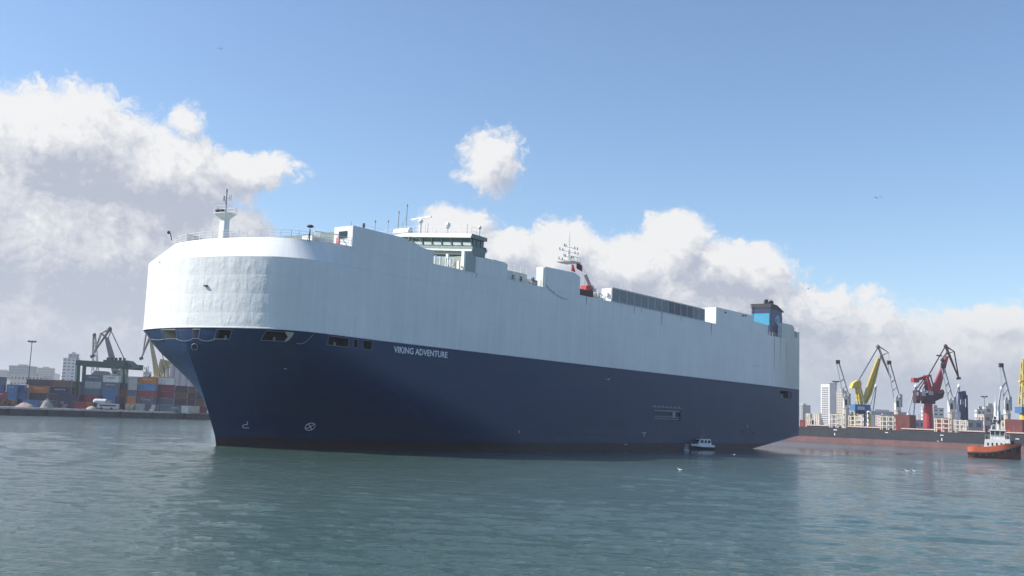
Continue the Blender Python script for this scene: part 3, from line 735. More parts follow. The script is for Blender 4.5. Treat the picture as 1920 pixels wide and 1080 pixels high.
q = on_z(322, 449, 25.8); mb = MB(); mb.tube((q[0], q[1], 25.7), (q[0] - .1, q[1] + .2, 26.6), .06); mb.ball((q[0] - .2, q[1] + .4, 26.7), .22, 6); mb.build('bow_light', DARK, ship)
q = on_z(580, 452, ZD)
mb = MB(); mb.tube((q[0], q[1], ZD), (q[0], q[1], ZD + 1.5), .07); mb.tube((q[0] - .3, q[1], ZD), (q[0], q[1], ZD + 1.3), .04); mb.ball((q[0], q[1], ZD + 1.85), .42, 8, .5); mb.build('floodlight', DARK, ship)
mb = MB()
for x in (590, 600, 611, 618, 627):
    q = on_z(x, 455, ZD); mb.tube((q[0], 2.5, ZD), (q[0], 2.5, ZD + random.uniform(1.3, 2.4)), .035, None, 4)
mb.tube((-38, 2.2, 27.0), (-34.0, 2.2, 27.2), .08); mb.box((-36.2, 3.4, 26.1), (3.4, 1.6, .8)); mb.build('pipes', WHITE, ship)

# ---- bridge across the ship
bridge = MB(); zf, zs, zt, zr_ = 28.1, 29.35, 30.5, 31.15
prof = [(-9.6, zf), (-6.9, zf), (-6.9, zt), (-10.2, zt), (-9.8, zs), (-9.8, 28.65)]
def bprism(poly, t0, t1, name, m, par):
    if name == 'funnel_top':
        mb = MB(); mb.prism(poly, t0, t1); o = mb.build(name, m, par); fix_normals(o); return o
    mb = MB(); n = len(poly); ts = (t0, HC, t1)
    mb.loft([[(x, y, z + camber(y)) for x, z in poly] for y in ts]); o = mb.build(name, m, par); fix_normals(o); return o
def camber(t): return .085 * max(0.0, HC - abs(t - HC))
BG = mat('bridge_pale_green', (.20, .255, .24), .5)
br_ = bprism([(-9.7, zf), (-6.9, zf), (-6.9, zs), (-9.9, zs), (-9.9, 28.7)], -.02, 27.02, 'bridge', BG, ship)
bprism([(-10.05, 28.62), (-9.9, 28.62), (-9.9, 28.85), (-10.05, 28.85)], .0, 27, 'ledge', WHITE, br_)
bprism([(-9.75, zs), (-7.1, zs), (-7.1, zt), (-10.1, zt)], .15, 26.85, 'window_band', mat('bridge_glass', (.09, .145, .13), .15, 0, .1), br_)
bprism([(-10.6, zt), (-6.7, zt), (-6.7, zr_ - .1), (-10.3, zr_)], -.15, 27.15, 'roof', BG, br_)
for i in range(15):
    t = .1 + i * 1.92; mb = MB(); mb._beam((-9.86, t, zs + camber(t)), (-10.22, t, zt + camber(t)), .13, .1); mb.build('mullion', BG, br_)
for i in range(8):
    mb = MB(); t = 1.0 + i * 1.92; ca, cb_ = camber(t - .75), camber(t + .72); mb.add([(-9.92, t - .75, zs + .1 + ca), (-9.92, t + .72, zs + .1 + cb_), (-10.08, t + .72, zs + .55 + cb_), (-10.08, t - .75, zs + .55 + ca)], [(3, 2, 1, 0)])
    mb.build('blind', mat('blind_pale', (.68, .76, .72), .7), br_)
for i, x in enumerate((-9.5, -8.7, -7.8)):
    mb = MB(); mb._beam((x, .1, zs), (x - (.3 if i == 0 else .1), .1, zt), .1, .1); mb.build('mullion', BG, br_)
mb = MB(); mb.b2((-9.6, -.03, Z0), (-9.0, .25, zf)); mb.b2((-11.6, -.02, Z0), (-9.0, .12, zf + .2)); mb.build('wing_support', mat('wing_green_grey', (.34, .40, .38), .5), br_)
mb = MB(); mb.b2((-11.7, -.03, Z0), (-11.35, .5, zf + .3)); mb.b2((-12, 2.8, Z0), (-11.7, 3.2, zf)); mb.build('pillar', WHITE, br_)
# lifebuoys and doors on the house front below the bridge
mb = MB(); mb.b2((-9.6, 1.6, Z0), (-9.2, 25.4, zf)); fr = mb.build('bridge_front_wall', GREENW, br_)
for t in (4.9, 3.7, 2.9, 2.2): MB().b2((-9.68, t - .3, Z0 + .2), (-9.6, t + .1, 27.4)).build('door', CREAM if t < 3 else STEEL, fr)
mb = MB()
for i in range(12):
    a, b = 2 * PI * i / 12, 2 * PI * (i + 1) / 12
    mb.tube((-12.5, 1.5 + .5 * math.cos(a), 26.7 + .5 * math.sin(a)), (-12.5, 1.5 + .5 * math.cos(b), 26.7 + .5 * math.sin(b)), .12, None, 5)
mb.build('lifebuoy', mat('lifebuoy_orange_white', (.55, .5, .45), .6), ship)
for s in (-16.5, -15.4, -14.2, -13.2): MB().tube((s, 1.2, Z0), (s, 1.2, 27.1), .13, None, 6).build('davit_post', WHITE, ship)
# searchlight behind the wing
q = on_t(908, 470, 1.0)
mb = MB(); mb.ball((q[0], q[1], q[2]), .5, 10); mb.tube((q[0], q[1], 27.9), (q[0], q[1], q[2]), .1); mb.build('searchlight', WHITE, ship)
mb = MB(); mb.tube((q[0] - .5, q[1] - .1, q[2]), (q[0] - .2, q[1] - .1, q[2]), .42, None, 12); mb.build('searchlight_rim', DARK, ship)
# wing bottom deck aft
mb = MB(); mb.b2((-7, .1, 27.95), (-5.2, 1.2, 28.1)); mb.build('ledge', BG, br_)
# roof gear
roofz = zr_ - .05
def roof_pt(px):
    global roofz
    q = on_s(px, 437, -8.6); roofz = zr_ - .05 + camber(q[1]); return q[1]
rc = roofz + camber(HC); railing([(-10.2, .1, roofz), (-10.2, HC, rc), (-10.2, 26.9, roofz)], 1.05, .025, 1.9, 2); railing([(-7, .1, roofz), (-7, HC, rc), (-7, 26.9, roofz)], 1.05, .025, 1.9, 2); railing([(-10.2, .1, roofz), (-7, .1, roofz)], 1.05, .025, 1.6, 2)
t = roof_pt(788); mb = MB(); mb.tube((-8.6, t, roofz), (-8.6, t, roofz + 1.9), .16); mb.ball((-8.6, t, roofz + 2.15), .38, 8)
for k in range(4): mb.tube((-8.6, t - .5, roofz + .6 + k * .3), (-8.6, t - 1.0, roofz + .6 + k * .3), .03)
mb.tube((-8.6, t - 1.0, roofz), (-8.6, t - 1.0, roofz + 1.6), .04); rm = mb.build('radar_mast', WHITE, ship)
mb = MB(); mb._beam((-8.3, t + 2.2, roofz + 2.65), (-8.7, t - 2.2, roofz + 2.7), .25, .2); mb.build('radar_scanner', WHITE, rm)
t = roof_pt(762); mb = MB(); mb.tube((-8.6, t - .9, roofz + .65), (-8.6, t + 2.3, roofz + .65), .62, None, 10); mb.build('tank', WHITE, ship)
for px, top_ in ((761, 384), (746, 397), (727, 414), (703, 414), (755, 419), (802, 419), (876, 420), (658, 416)):
    t = roof_pt(px) if px > 715 else 0; s = -8.6
    if px <= 715: q = on_t(px, 430, 3.0); s, t = q[0], 3.0
    zt_ = (on_s(px, top_, s) if True else 0)[2]; mb = MB(); mb.tube((s, t, 28 if px <= 715 else roofz), (s, t, zt_), .07 if top_ < 400 else .04, None, 5)
    if top_ < 415: mb.ball((s, t, zt_ - .1), .13, 6, 1.6)
    mb.build('aerial', STEEL, ship)
mb = MB()
t = roof_pt(761); mb.tube((-8.6, t, roofz + 3.2), (-8.6, t + 2.4, roofz), .025, None, 3); t = roof_pt(746); mb.tube((-8.6, t, roofz + 2.2), (-8.6, t + 2.4, roofz), .025, None, 3)
mb.build('aerial_stays', STEEL, ship, kind='stuff')
for px, rr, hh in ((839, .42, 1.2), (899, .28, 1.0)):
    t = roof_pt(px); mb = MB(); mb.tube((-8.6, t, roofz), (-8.6, t, roofz + hh), .1); mb.ball((-8.6, t, roofz + hh + rr * .8), rr, 8, 1.3 if px < 850 else 1); mb.build('satellite_dome', WHITE, ship)
# gear on the port bulwark forward of the bridge: compass platform, small mast
mb = MB(); q = on_t(682, 426, 2.5); mb.tube((q[0], 2.5, 28.0), (q[0], 2.5, 29.4), .09); mb._beam((q[0] - 1.5, 2.5, 28.75), (q[0] + 1.5, 2.5, 28.55), .3, .12)
mb.tube((q[0], 2.5, 29.0), (q[0], 2.5, 29.5), .18); mb.build('wind_vane_stand', DARK, ship)
railing([(-31, 2.0, 28.2), (-19, 2.0, 28.1)], 1.0, .02, 2.4, 2)
# flat forward roof reaching from bulwark to wheelhouse
mb = MB(); mb.b2((-33.0, 3.3, Z0), (-19, 23.7, 27.9)); mb.build('forward_house', BG, ship)

# ---- aft mast, flag, red provision crane, deck machinery
S_, T_ = 33.0, 9.0
q = on_t(1066, 500, T_); S_ = float(q[0]); zb0 = 27.0
mb = MB(); mb.tube((S_, T_, Z0), (S_, T_, 30.6), .75, .6, 8); am = mb.build('signal_mast', WHITE, ship)
qt = on_t(1066, 434, T_)[2]; q1 = on_t(1066, 492, T_)[2]; kx = (on_t(1076, 460, T_)[0] - on_t(1066, 460, T_)[0]) / 10
mb = MB(); mb.box((S_, T_, q1), (3.2, 3.2, .15))
for dx in (-1.5, -.5, .5, 1.5): mb.tube((S_ + dx, T_ - 1.5, q1), (S_ + dx, T_ - 1.5, q1 + .9), .04)
mb.tube((S_ - 1.5, T_ - 1.5, q1 + .9), (S_ + 1.5, T_ - 1.5, q1 + .9), .04); mb.build('platform', STEEL, am)
mb = MB(); mb.tube((S_ - .45, T_, q1), (S_ - .2, T_, qt - 3.5), .11, .08); mb.tube((S_ + .45, T_, q1), (S_ + .2, T_, qt - 3.5), .11, .08); mb.tube((S_, T_, q1), (S_, T_, qt), .10, .05)
for k in range(8): z = q1 + .6 + k * .55; mb.tube((S_ - .4, T_, z), (S_ + .4, T_, z), .04)
mb.build('pole', WHITE, am)
mb = MB(); dk = MB()
for py, x0_, x1_ in ((463, 1057, 1082), (472, 1049, 1083), (482, 1057, 1074), (490, 1048, 1082)):
    z = on_t(1066, py, T_)[2]; a = S_ + (x0_ - 1066) * kx; b = S_ + (x1_ - 1066) * kx; mb.tube((a, T_, z), (b, T_, z), .055)
    for s in (a, b, (a * 2 + S_) / 3, (b * 2 + S_) / 3): dk.tube((s, T_, z - .1), (s, T_, z + .4), .085, .07, 6)
mb.build('yards', WHITE, am); dk.build('navigation_lights', DARK, am)
mb = MB(); mb.prism([(-1.6, .3), (-.5, .3), (-1.3, 1.5), (-1.6, 1.5)], -.1, .1, lambda x, y, z: (S_ + x, T_ - 1.8 + y, q1 - 2.2 + z)); mb.build('bunting', mat('signal_red2', (.5, .03, .05), .7), am)
# flag on its halyard
q = on_t(1086, 500, 8.0)
rings = []
fl = MB(); cols_ = 8
for i in range(cols_ + 1):
    x = i / cols_; y = .18 * math.sin(x * 6)
    rings.append([(q[0] - .9 + x * 1.9, q[1] + y, q[2] + .9 - x * .7), (q[0] - .9 + x * 1.9, q[1] + y + .02, q[2] - .25 - x * .7)])
for i in range(cols_): fl.add([rings[i][0], rings[i + 1][0], rings[i + 1][1], rings[i][1]], [(0, 1, 2, 3)])
f_ = fl.build('flag', mat('flag_dark_red', (.16, .02, .02), .8), ship)
MB().tube((q[0] - 1.0, q[1], q[2] + 1.6), (q[0] + 1.6, q[1] - 4, 26), .025, None, 3).build('halyard', STEEL, ship)
# provision crane
q = on_t(1099, 545, 2.0); mb = MB()
mb.b2((18.95, .25, Z0 + .2), (23.4, 2.4, Z0 + 1.15)); pc = mb.build('crane_base', mat('oxide_brown', (.10, .035, .03), .7), ship)
b0 = on_t(1108, 541, 1.6); b1 = on_t(1097, 514, 1.6)
mb = MB(); mb._beam(b0, b1, .42, .34); mb.build('boom', STEEL, pc)
mb = MB(); c0 = on_t(1094, 534, 1.6); c1 = on_t(1107, 546, 1.6); mb.b2((c0[0], 1.0, c0[2] - .1), (c1[0], 2.2, c0[2] - .75)); mb._beam((c1[0], 1.6, c0[2] - .1), (c1[0], 1.6, 26.2), .5, .5); mb.b2((c0[0], 1.1, c0[2] - .7), (c0[0] + .25, 2.1, 26.6))
mb.build('cab', mat('signal_red3', (.55, .06, .06), .5), pc)
MB().tube(b1, (b1[0], b1[1], 26.6), .025, None, 3).build('wire', DARK, pc)
mb = MB()
for i in range(12):
    x = 24.2 + i * .38; mb.tube((x, 1.0, Z0), (x, 1.0, Z0 + .5 + .6 * random.random()), .06 + .12 * random.random(), None, 6)
mb.build('deck_gear', STEEL, ship)
mb = MB()
for x, rr in ((26.3, .55), (27.2, .35), (25.2, .3)):
    for i in range(12):
        a, b = 2 * PI * i / 12, 2 * PI * (i + 1) / 12; mb.tube((x + rr * math.cos(a), .9, Z0 + .75 + rr * math.sin(a)), (x + rr * math.cos(b), .9, Z0 + .75 + rr * math.sin(b)), .1, None, 5)
mb.b2((24.3, .6, Z0 + 1.3), (24.9, 1.2, Z0 + 1.9)); mb.build('cable_drum', WHITE, ship)
mb = MB(); mb.tube((24.5, 1.2, Z0), (24.5, 1.2, 27.9), .16); mb.ball((24.5, 1.2, 27.5), .35, 6, 1.6); mb.build('vent_post', WHITE, ship)
# hanging rope on the side
MB().path([on_t(x, y, -.05) for x, y in ((1024, 535), (1032, 544), (1042, 552), (1054, 559), (1066, 562))], .03, 4).build('rope', DARK, ship)
mb = MB(); q = on_t(1041, 548, -.05); mb.box(q, (.35, .1, .6)); mb.build('side_lamp', WHITE, ship)
for x, y in ((1360, 584), (1393, 590), (1398, 590)):
    q = on_t(x, y, 0); MB().box((q[0], -.05, q[2] - .2), (.7, .1, .3)).build('fitting', DARK, ship)

# ---- funnel
FN = mat('funnel_navy', (.022, .035, .085), .45); fx0, fx1, ft0, ft1 = 101.0, 107.6, 1.0, 5.9
mb = MB(); rr_ = []
def fr_(z, s_a, s_b, t_a, t_b, c=.5): return [(s_a, t_a + c, z), (s_a + c, t_a, z), (s_b - c, t_a, z), (s_b, t_a + c, z), (s_b, t_b - c, z), (s_b - c, t_b, z), (s_a + c, t_b, z), (s_a, t_b - c, z)]
mb.loft([fr_(Z0, fx0, fx1 + .4, ft0, ft1, .08), fr_(31.0, fx0, fx1, ft0, ft1, .08), fr_(32.3, fx0, fx1, ft0, ft1, .08)]); fu = mb.build('funnel', FN, ship)
mb = MB(); mb.prism([(fx0 - .1, 32.3), (fx1 + .9, 31.9), (fx1 + .9, 32.1), (fx0 + 3.5, 33.2), (fx0 - .1, 33.3)], ft0 - .1, ft1 + .1); o = mb.build('funnel_top', mat('funnel_black', (.03, .028, .035), .6), fu); fix_normals(o)
MB().b2((fx0 - .05, ft0 + .35, 28.2), (fx0 - .003, ft1 - .25, 31.0)).build('blue_panel', mat('funnel_blue_sunlit', (.045, .30, .46), .5), fu)  # front copy of the blue band, sunlight painted into its tone
LB = mat('funnel_blue_shaded', (.03, .10, .22), .5)  # same band darkened for the shaded port side
MB().b2((fx0 + .2, ft0 - .03, 28.2), (fx1 + .1, ft0 - .003, 31.0)).build('side_panel', LB, fu)
mb = MB(); c0 = ((fx0 + fx1) / 2 + .3, ft0 - .06, 29.75); seg = 14
def l2(a, b, r=.09): mb.tube((c0[0] + a[0], c0[1], c0[2] + a[1]), (c0[0] + b[0], c0[1], c0[2] + b[1]), r, None, 4)
for i in range(seg):
    a, b = 2 * PI * i / seg, 2 * PI * (i + 1) / seg; l2((1.05 * math.cos(a), .62 * math.sin(a)), (1.05 * math.cos(b), .62 * math.sin(b)))
l2((-.45, .55), (.2, 1.15)); l2((.2, 1.15), (.75, .5)); l2((-.6, -.5), (.1, -1.1)); l2((.1, -1.1), (.6, -.5)); l2((-.45, .2), (.45, -.25)); l2((-.1, .42), (.1, -.45))
mb.build('emblem', mat('emblem_pale', (.75, .85, .9), .5), fu)
for x, z, r in ((fx0 + 2.0, 33.2, .5), (fx0 + 4.6, 32.8, .75)):
    mb = MB(); mb.tube((x, 3.2, z - .3), (x + .2, 3.2, z + .9), r, r * .9, 10); mb.tube((x + .2, 3.2, z + .9), (x + .9, 3.2, z + 1.5 if r > .6 else z + 1.1), r * .9, r * .7, 10); mb.build('exhaust', mat('exhaust_soot', (.02, .02, .022), .8), fu)
MB().path([(fx0 - .3, ft1 - .3, z) for z in (28.3, 33)], .08).build('ladder', STEEL, fu)
railing([(97.3, .3, Z0), (105, .3, Z0)], .9)
MB().box((91.5, 5, 29.6), (.5, .5, 1.2)).build('locker', WHITE, ship); MB().box((97.6, .6, 27.0), (.35, .35, .9)).build('locker', WHITE, ship)

# stand the bow front as it lies
for o in ship.children_recursive:
    if o.type == 'MESH' and o.data.users == 1 or o.type == 'MESH':
        n = len(o.data.vertices); co = np.empty(n * 3, np.float32); o.data.vertices.foreach_get('co', co); co = co.reshape(-1, 3)
        k = np.clip((-28 - co[:, 0]) / 12, 0, 1); co[:, 0] -= SKEW * co[:, 1] * k * k * (3 - 2 * k)
        o.data.vertices.foreach_set('co', co.ravel()); o.data.update()

# ================================================================ freighter moored on the right
FA = Vector((124.1, 448.6, 0)); FD = Vector((183.7 - 124.1, 394.3 - 448.6, 0)).normalized(); FN_ = Vector((-FD.y, FD.x, 0))   # along, and away from us
fr = thing('bulk_carrier_ship', 'long black and red bulk carrier with four deck cranes, moored on the right', 'ship', FA, math.atan2(FD.y, FD.x))
def f_loc(P): q = Vector((P[0], P[1], P[2])) - FA; return Vector((q.dot(FD), q.dot(FN_), q.z))
FH = 6.25
fz = [(-1, 0.0), (2.15, 0.0)]
mb = MB(); L0, L1 = -62, 150
def fring(x):
    t = max(0, (-45 - x) / 17); w = 15 * (1 - t ** 2.2) + .05
    return w
xs_ = [-62, -60, -57, -52, -45, -20, 0, 25, 50, 75, 100, 125, 150]
def fside(z0, z1, name, m, out=0.0):
    mb = MB(); rings = [[(x, 15 - fring(x) - out, z0), (x, 15 + fring(x) + out, z0), (x, 15 + fring(x) + out, z1), (x, 15 - fring(x) - out, z1)] for x in xs_]
    mb.loft(rings); return mb.build(name, m, fr)
fside(-1, 2.2, 'boot_top', mat('freighter_red', (.17, .085, .085), .75, 0, .22, .3))
fside(2.2, FH, 'hull', mat('freighter_black', (.020, .024, .034), .6, 0, .3, .3), .02)
mb = MB(); mb._beam((-45, -.05, FH - .12), (150, -.05, FH - .12), .2, .24); mb.build('gunwale', mat('freighter_edge', (.05, .05, .06), .6), fr)
COAM = mat('coaming_red', (.13, .032, .032), .7, 0, .25, .4); HATCH = mat('hatch_cover_beige', (.55, .46, .40), .7, 0, .15)
def fpx(px, py=800, off=0.0):   # position along the freighter that shows in pixel column px
    return min((abs(proj(FA + FD * k + FN_ * off + Vector((0, 0, FH)))[0] - px), k) for k in np.arange(-60, 149, .25))[1]
def fz_at(px, py, off):          # height at a pixel, on the plane off metres inboard
    k = fpx(px, py, off); P = FA + FD * k + FN_ * off; d = P.y; return at_y(px, py, d)[2], k
for (a, b) in ((1512, 1556), (1588, 1651), (1690, 1752), (1797, 1852), (1886, 1960)):
    xa, xb = fpx(a, off=4.5), min(146, fpx(min(b, 1919), off=4.5) + (10 if b > 1919 else 0))
    mb = MB(); mb.b2((xa, 4.6, FH), (xb, 25, FH + .55)); mb.build('hatch_coaming', COAM, fr)
    n = max(3, round((xb - xa) / 1.9)); w = (xb - xa) / n
    for i in range(n):
        x = xa + i * w; mb = MB(); mb.prism([(x + .03, FH + .55), (x + w - .03, FH + .55), (x + w - .03, FH + .75), (x + w * .5, FH + 1.0), (x + .03, FH + .8)], 4.2, 25.4); mb.build('hatch_cover', HATCH, fr)
    mb = MB()
    for i in range(n * 2): x = xa + (i + .5) * w / 2; mb.box((x, 26.5, FH + 1.0), (.35, .35, .5 + .3 * (i % 2)))
    mb.b2((xa, 26, FH), (xb, 28, FH + 1.3)); mb.build('far_coaming', COAM, fr, kind='stuff')
# timber stanchion racks
for (a, b, top_) in ((1512, 1518, 776), (1528, 1536, 776), (1556, 1579, 777), (1592, 1615, 780), (1651, 1675, 781), (1753, 1779, 785), (1789, 1811, 788), (1872, 1884, 789)):
    small = b - a < 14; off = 14 if small else (9 if a in (1592, 1789) else 3)
    xa, xb = fpx(a, off=off), fpx(b, off=off); zt2, _ = fz_at((a + b) / 2, top_, off)
    mb = MB(); n = 2 if small else 3
    for i in range(n + 1 if small else 3):
        x = xa + (xb - xa) * i / (n if small else 2)
        for dy in (0, 2.0): mb._beam((x, off + dy, FH), (x, off + dy, zt2), .42, .35)
        mb._beam((x, off, zt2), (x, off + 2, zt2), .4, .4)
    rows = 3 if not small else 2
    for r in range(rows):
        z = FH + (zt2 - FH) * (r + 1) / rows
        for dy in (0, 2.0): mb._beam((xa, off + dy, z - .15), (xb, off + dy, z - .15), .3, .32)
    mb.build('stanchion_rack', mat('rack_cream', (.56, .50, .42), .7, 0, .2, .7), fr, kind='stuff')
# oxide red houses between the hatches
for (a, b, top_) in ((1675, 1706, 777), (1885, 1917, 786), (1757, 1778, 783), (1500, 1513, 787)):
    off = 10 if a != 1500 else 16; xa, xb = fpx(a, off=off), fpx(min(b, 1919), off=off); zt2, _ = fz_at(a + 3, top_, off)
    h = MB(); h.b2((xa, off, FH), (xb, off + 7, zt2)); hh = h.build('deck_house', COAM, fr)
    m_ = MB(); m_.b2((xa + .8, off - .06, FH + .2), (xa + 1.7, off, FH + 2.0)); m_.build('door', mat('door_red', (.35, .03, .03), .6), hh)
    m_ = MB()
    for i in range(6): m_._beam((xa + 3, off - .1, FH + .6 + i * .6), (xa + 3.5, off - .1, FH + .6 + i * .6), .08, .08)
    m_.build('ladder', STEEL, hh, kind='stuff')
# ship side marks
for px, py, w, h_, col in ((1566, 806, 1.5, .35, WHITE), (1565.5, 814, .35, 1.0, WHITE), (1663, 811, 1.2, .3, WHITE), (1766, 816, 1.3, .3, WHITE), (1766, 824, .35, 1.1, WHITE), (1907, 823, 1.3, .3, WHITE), (1758, 827, .8, .4, STEEL)):
    k = fpx(px); P = FA + FD * k; z = at_y(px, py, P.y)[2]; mb = MB(); mb.box((k, -.06, z), (w, .06, h_)); mb.build('draught_mark', col, fr)
LG = mat('crane_light_grey', (.36, .38, .40), .55); CRW = mat('crane_cream', (.48, .43, .37), .6)
def deck_crane(px, cab_top, cab_mid, cab_base, ped_w, tip, tipw, mid, basex, ped_base, off=12):
    k = fpx(px, off=off); P = FA + FD * k + FN_ * off; d = P.y
    A = lambda x, y, dy=0.0: Vector(at_y(x, y, d)) + Vector((0, dy, 0))
    mpp = d / FPX; B = A(px, ped_base); zb_ = A(px, cab_base).z; zt2 = A(px, cab_top).z; c = (B.x, d)
    def add(mb, name, m, par=fr, **kw):
        q = MB(); q.v = [tuple(f_loc(v)) for v in mb.v]; q.f = mb.f; q.m = mb.m; return q.build(name, m, par, **kw)
    rp_ = ped_w * mpp / 2
    m_ = MB(); m_.tube((B.x, d, FH), (B.x, d, zb_), rp_ * 1.0, rp_ * 1.12, 12); m_.tube((B.x, d, zb_), (B.x, d, zb_ + .3), rp_ * 1.3, rp_ * 1.3, 12)
    cr_ = add(m_, 'deck_crane', CRW)
    m_ = MB(); w = rp_ * 1.6; hc = zt2 - zb_
    m_.prism([(-w / 2, 0), (w / 2, 0), (w / 2 * 1.0, hc * .75), (w * .2, hc), (-w / 2, hc)], -w / 2, w / 2, lambda x, y, z: (B.x + x, d + y, zb_ + .3 + z)); o = add(m_, 'cab', mat('cab_off_white', (.58, .57, .53), .5), cr_)
    m_ = MB(); m_.b2((B.x - w * .34, d - w / 2 - .1, zb_ + hc * .30), (B.x + w * .10, d - w / 2, zb_ + hc * .8)); add(m_, 'window', GLASS, o)
    m_ = MB(); m_.b2((B.x + w * .5, d - w * .3, zb_ + hc * .3), (B.x + w * .95, d + w * .3, zb_ + hc * 1.35)); m_.ball((B.x - w * .1, d, zt2 + .8), .55, 6, 1.3); add(m_, 'winch_house', LG, o)
    m_ = MB(); T = A(*tip); l0 = A(tip[0] - tipw, tip[1] + 5); r0_ = A(tip[0] + tipw, tip[1] + 5); l1 = A(basex[0], basex[2], -w * .4); r1_ = A(basex[1], basex[3], w * .2)
    ml = l0.lerp(l1, .5); mr = r0_.lerp(r1_, .5)
    m_._beam(l0, l1, .4, .4); m_._beam(r0_, r1_, .5, .45); m_._beam(T, l0, .4, .4); m_._beam(T, r0_, .4, .4); m_._beam(ml, mr, .35, .4); m_._beam(l0.lerp(l1, .72), r0_.lerp(r1_, .72), .3, .3)
    b = add(m_, 'boom', LG, cr_)
    m_ = MB(); m_.box(tuple(T + Vector((0, 0, -.6))), (1.6, 1.0, 1.6)); add(m_, 'boom_head', DARK, b)
    return cr_
deck_crane(1586, 745, 755, 766, 11, (1571, 676), 2.4, 0, (1582, 1591, 752, 738), 795)
deck_crane(1683, 747, 757, 770, 11, (1667, 677), 2.4, 0, (1676, 1686, 754, 740), 800)
deck_crane(1784, 752, 763, 774, 12, (1768, 684), 2.4, 0, (1779, 1786, 762, 744), 803)
deck_crane(1889, 752, 765, 777, 11, (1877, 682), 2.6, 0, (1881, 1894, 768, 744), 811)

# ================================================================ quay cranes, lamp posts and other port gear on the right
def portal(d):
    return lambda x, y, dy=0.0: Vector(at_y(x, y, d)) + Vector((0, dy, 0))
def wt(name, label, cat, base, group=None): return thing(name, label, cat, base, 0, group)
YEL = mat('crane_yellow', (.55, .42, .06), .55, 0, .18); RED = mat('crane_red', (.32, .03, .045), .5, 0, .15); REDD = mat('crane_maroon_shaded', (.05, .02, .032), .55)  # maroon darkened to put the shade on the red crane into its colour
BLU = mat('crane_blue', (.05, .14, .30), .55); GRY = mat('crane_grey_green', (.13, .14, .13), .6); OLV = mat('crane_dull_yellow', (.38, .32, .15), .6)
def base_at(px, d): v = at_y(px, 780, d); return (v[0], d, GZ)
# yellow level luffing crane
d = 500; A = portal(d); b = base_at(1613, d); t = wt('luffing_crane', 'yellow harbour crane with a blue machine house, behind the moored bulk carrier', 'crane', b)
mb = MB(); mb.lattice((b[0], d, GZ), A(1613, 772), 7, 6, .35, 4); mb.tube(A(1613, 776), A(1613, 770), 2.6, 2.6, 12); mb.build('tower', mat('crane_tower_dark', (.05, .06, .09), .6), t, b)
for x in (-3.6, 3.6): mb = MB(); mb._beam((b[0] + x, d - 3.4, GZ), (b[0] + x, d - 3.4, A(1613, 776).z), .9, .9); mb.build('leg', YEL, t, b)
mb = MB(); c0, c1 = A(1598, 758), A(1627, 770.5); mb.b2((c0.x, d - 4, c1.z), (c1.x, d + 4, c0.z)); mh = mb.build('machine_house', BLU, t, b)
mb = MB(); mb.b2((A(1603, 760).x, d - 4.06, A(1600, 768).z), (A(1616, 760).x, d - 4, A(1600, 762).z)); mb.build('sign_panel', mat('panel_pale_blue', (.45, .52, .6), .5), mh, b)
mb = MB()
for i in range(9): x = c0.x + i * (c1.x - c0.x) / 8; mb.tube((x, d - 4, c0.z), (x, d - 4, c0.z + 1.0), .08, None, 4)
mb._beam((c0.x, d - 4, c0.z + 1), (c1.x, d - 4, c0.z + 1), .1, .1); mb.build('railing', BLU, mh, b, kind='stuff')
for dy in (-1.6, 1.6):
    mb = MB(); P = lambda x, y: A(x, y, dy * .9)
    mb._beam(P(1612, 760), P(1606, 718), 1.3, 1.0); mb._beam(P(1620, 758), P(1609, 716), .7, .6); mb._beam(P(1606, 745), P(1617, 743), .4, .4); mb.build('frame_leg', YEL, t, b)
mb = MB(); q = [(1594, 728), (1598, 718), (1606, 713), (1611, 714), (1613, 722), (1607, 727), (1601, 728)]
pts = [A(x, y) for x, y in q]; n = len(pts); mb.add([p + Vector((0, -2.3, 0)) for p in pts] + [p + Vector((0, 2.3, 0)) for p in pts], [tuple(range(n)), tuple(range(2 * n - 1, n - 1, -1))] + [(i, n + i, n + (i + 1) % n, (i + 1) % n) for i in range(n)]); mb.build('counterweight', YEL, t, b)
mb = MB(); a0, a1 = A(1622, 757), A(1648, 672); dv = (a1 - a0)
rings = []
for k, w in ((0, .6), (.22, 1.7), (.5, 1.6), (1, .8)):
    c = a0 + dv * k; rings.append([c + Vector((-w, -.9, 0)), c + Vector((w, -.9, 0)), c + Vector((w, .9, 0)), c + Vector((-w, .9, 0))])
mb.loft(rings); jb = mb.build('jib', YEL, t, b)
mb = MB(); mb.path([A(1623, 754, -1), A(1631, 735, -1), A(1650, 668, -1)], .16, 4); mb.build('walkway', DARK, jb, b)
mb = MB(); mb._beam(A(1609, 713), A(1645, 652), .38, .38); mb._beam(A(1611, 713), A(1646, 653), .2, .2); mb.build('stay', LG, t, b)
mb = MB()
for dy in (-.9, .9):
    mb._beam(A(1646, 649, dy), A(1670, 709, dy * .3), .45, .4); mb._beam(A(1652, 668, dy), A(1671, 707, 0), .3, .3); mb._beam(A(1647, 649, dy), A(1666, 661, 0), .25, .25); mb._beam(A(1666, 661), A(1650, 668, dy), .3, .3)
for i in range(6):
    k = i / 6; mb._beam(A(1647 + 23 * k, 651 + 57 * k, -.7), A(1651 + 20 * k, 660 + 46 * k, .7), .18, .18)
mb.ball(A(1646, 650), 1.1, 6); mb.build('beak', mat('crane_dark_steel', (.13, .135, .14), .6), t, b)
MB().tube(A(1666, 661), A(1667, 674), .08, None, 3).build('hoist_wire', DARK, t, b)
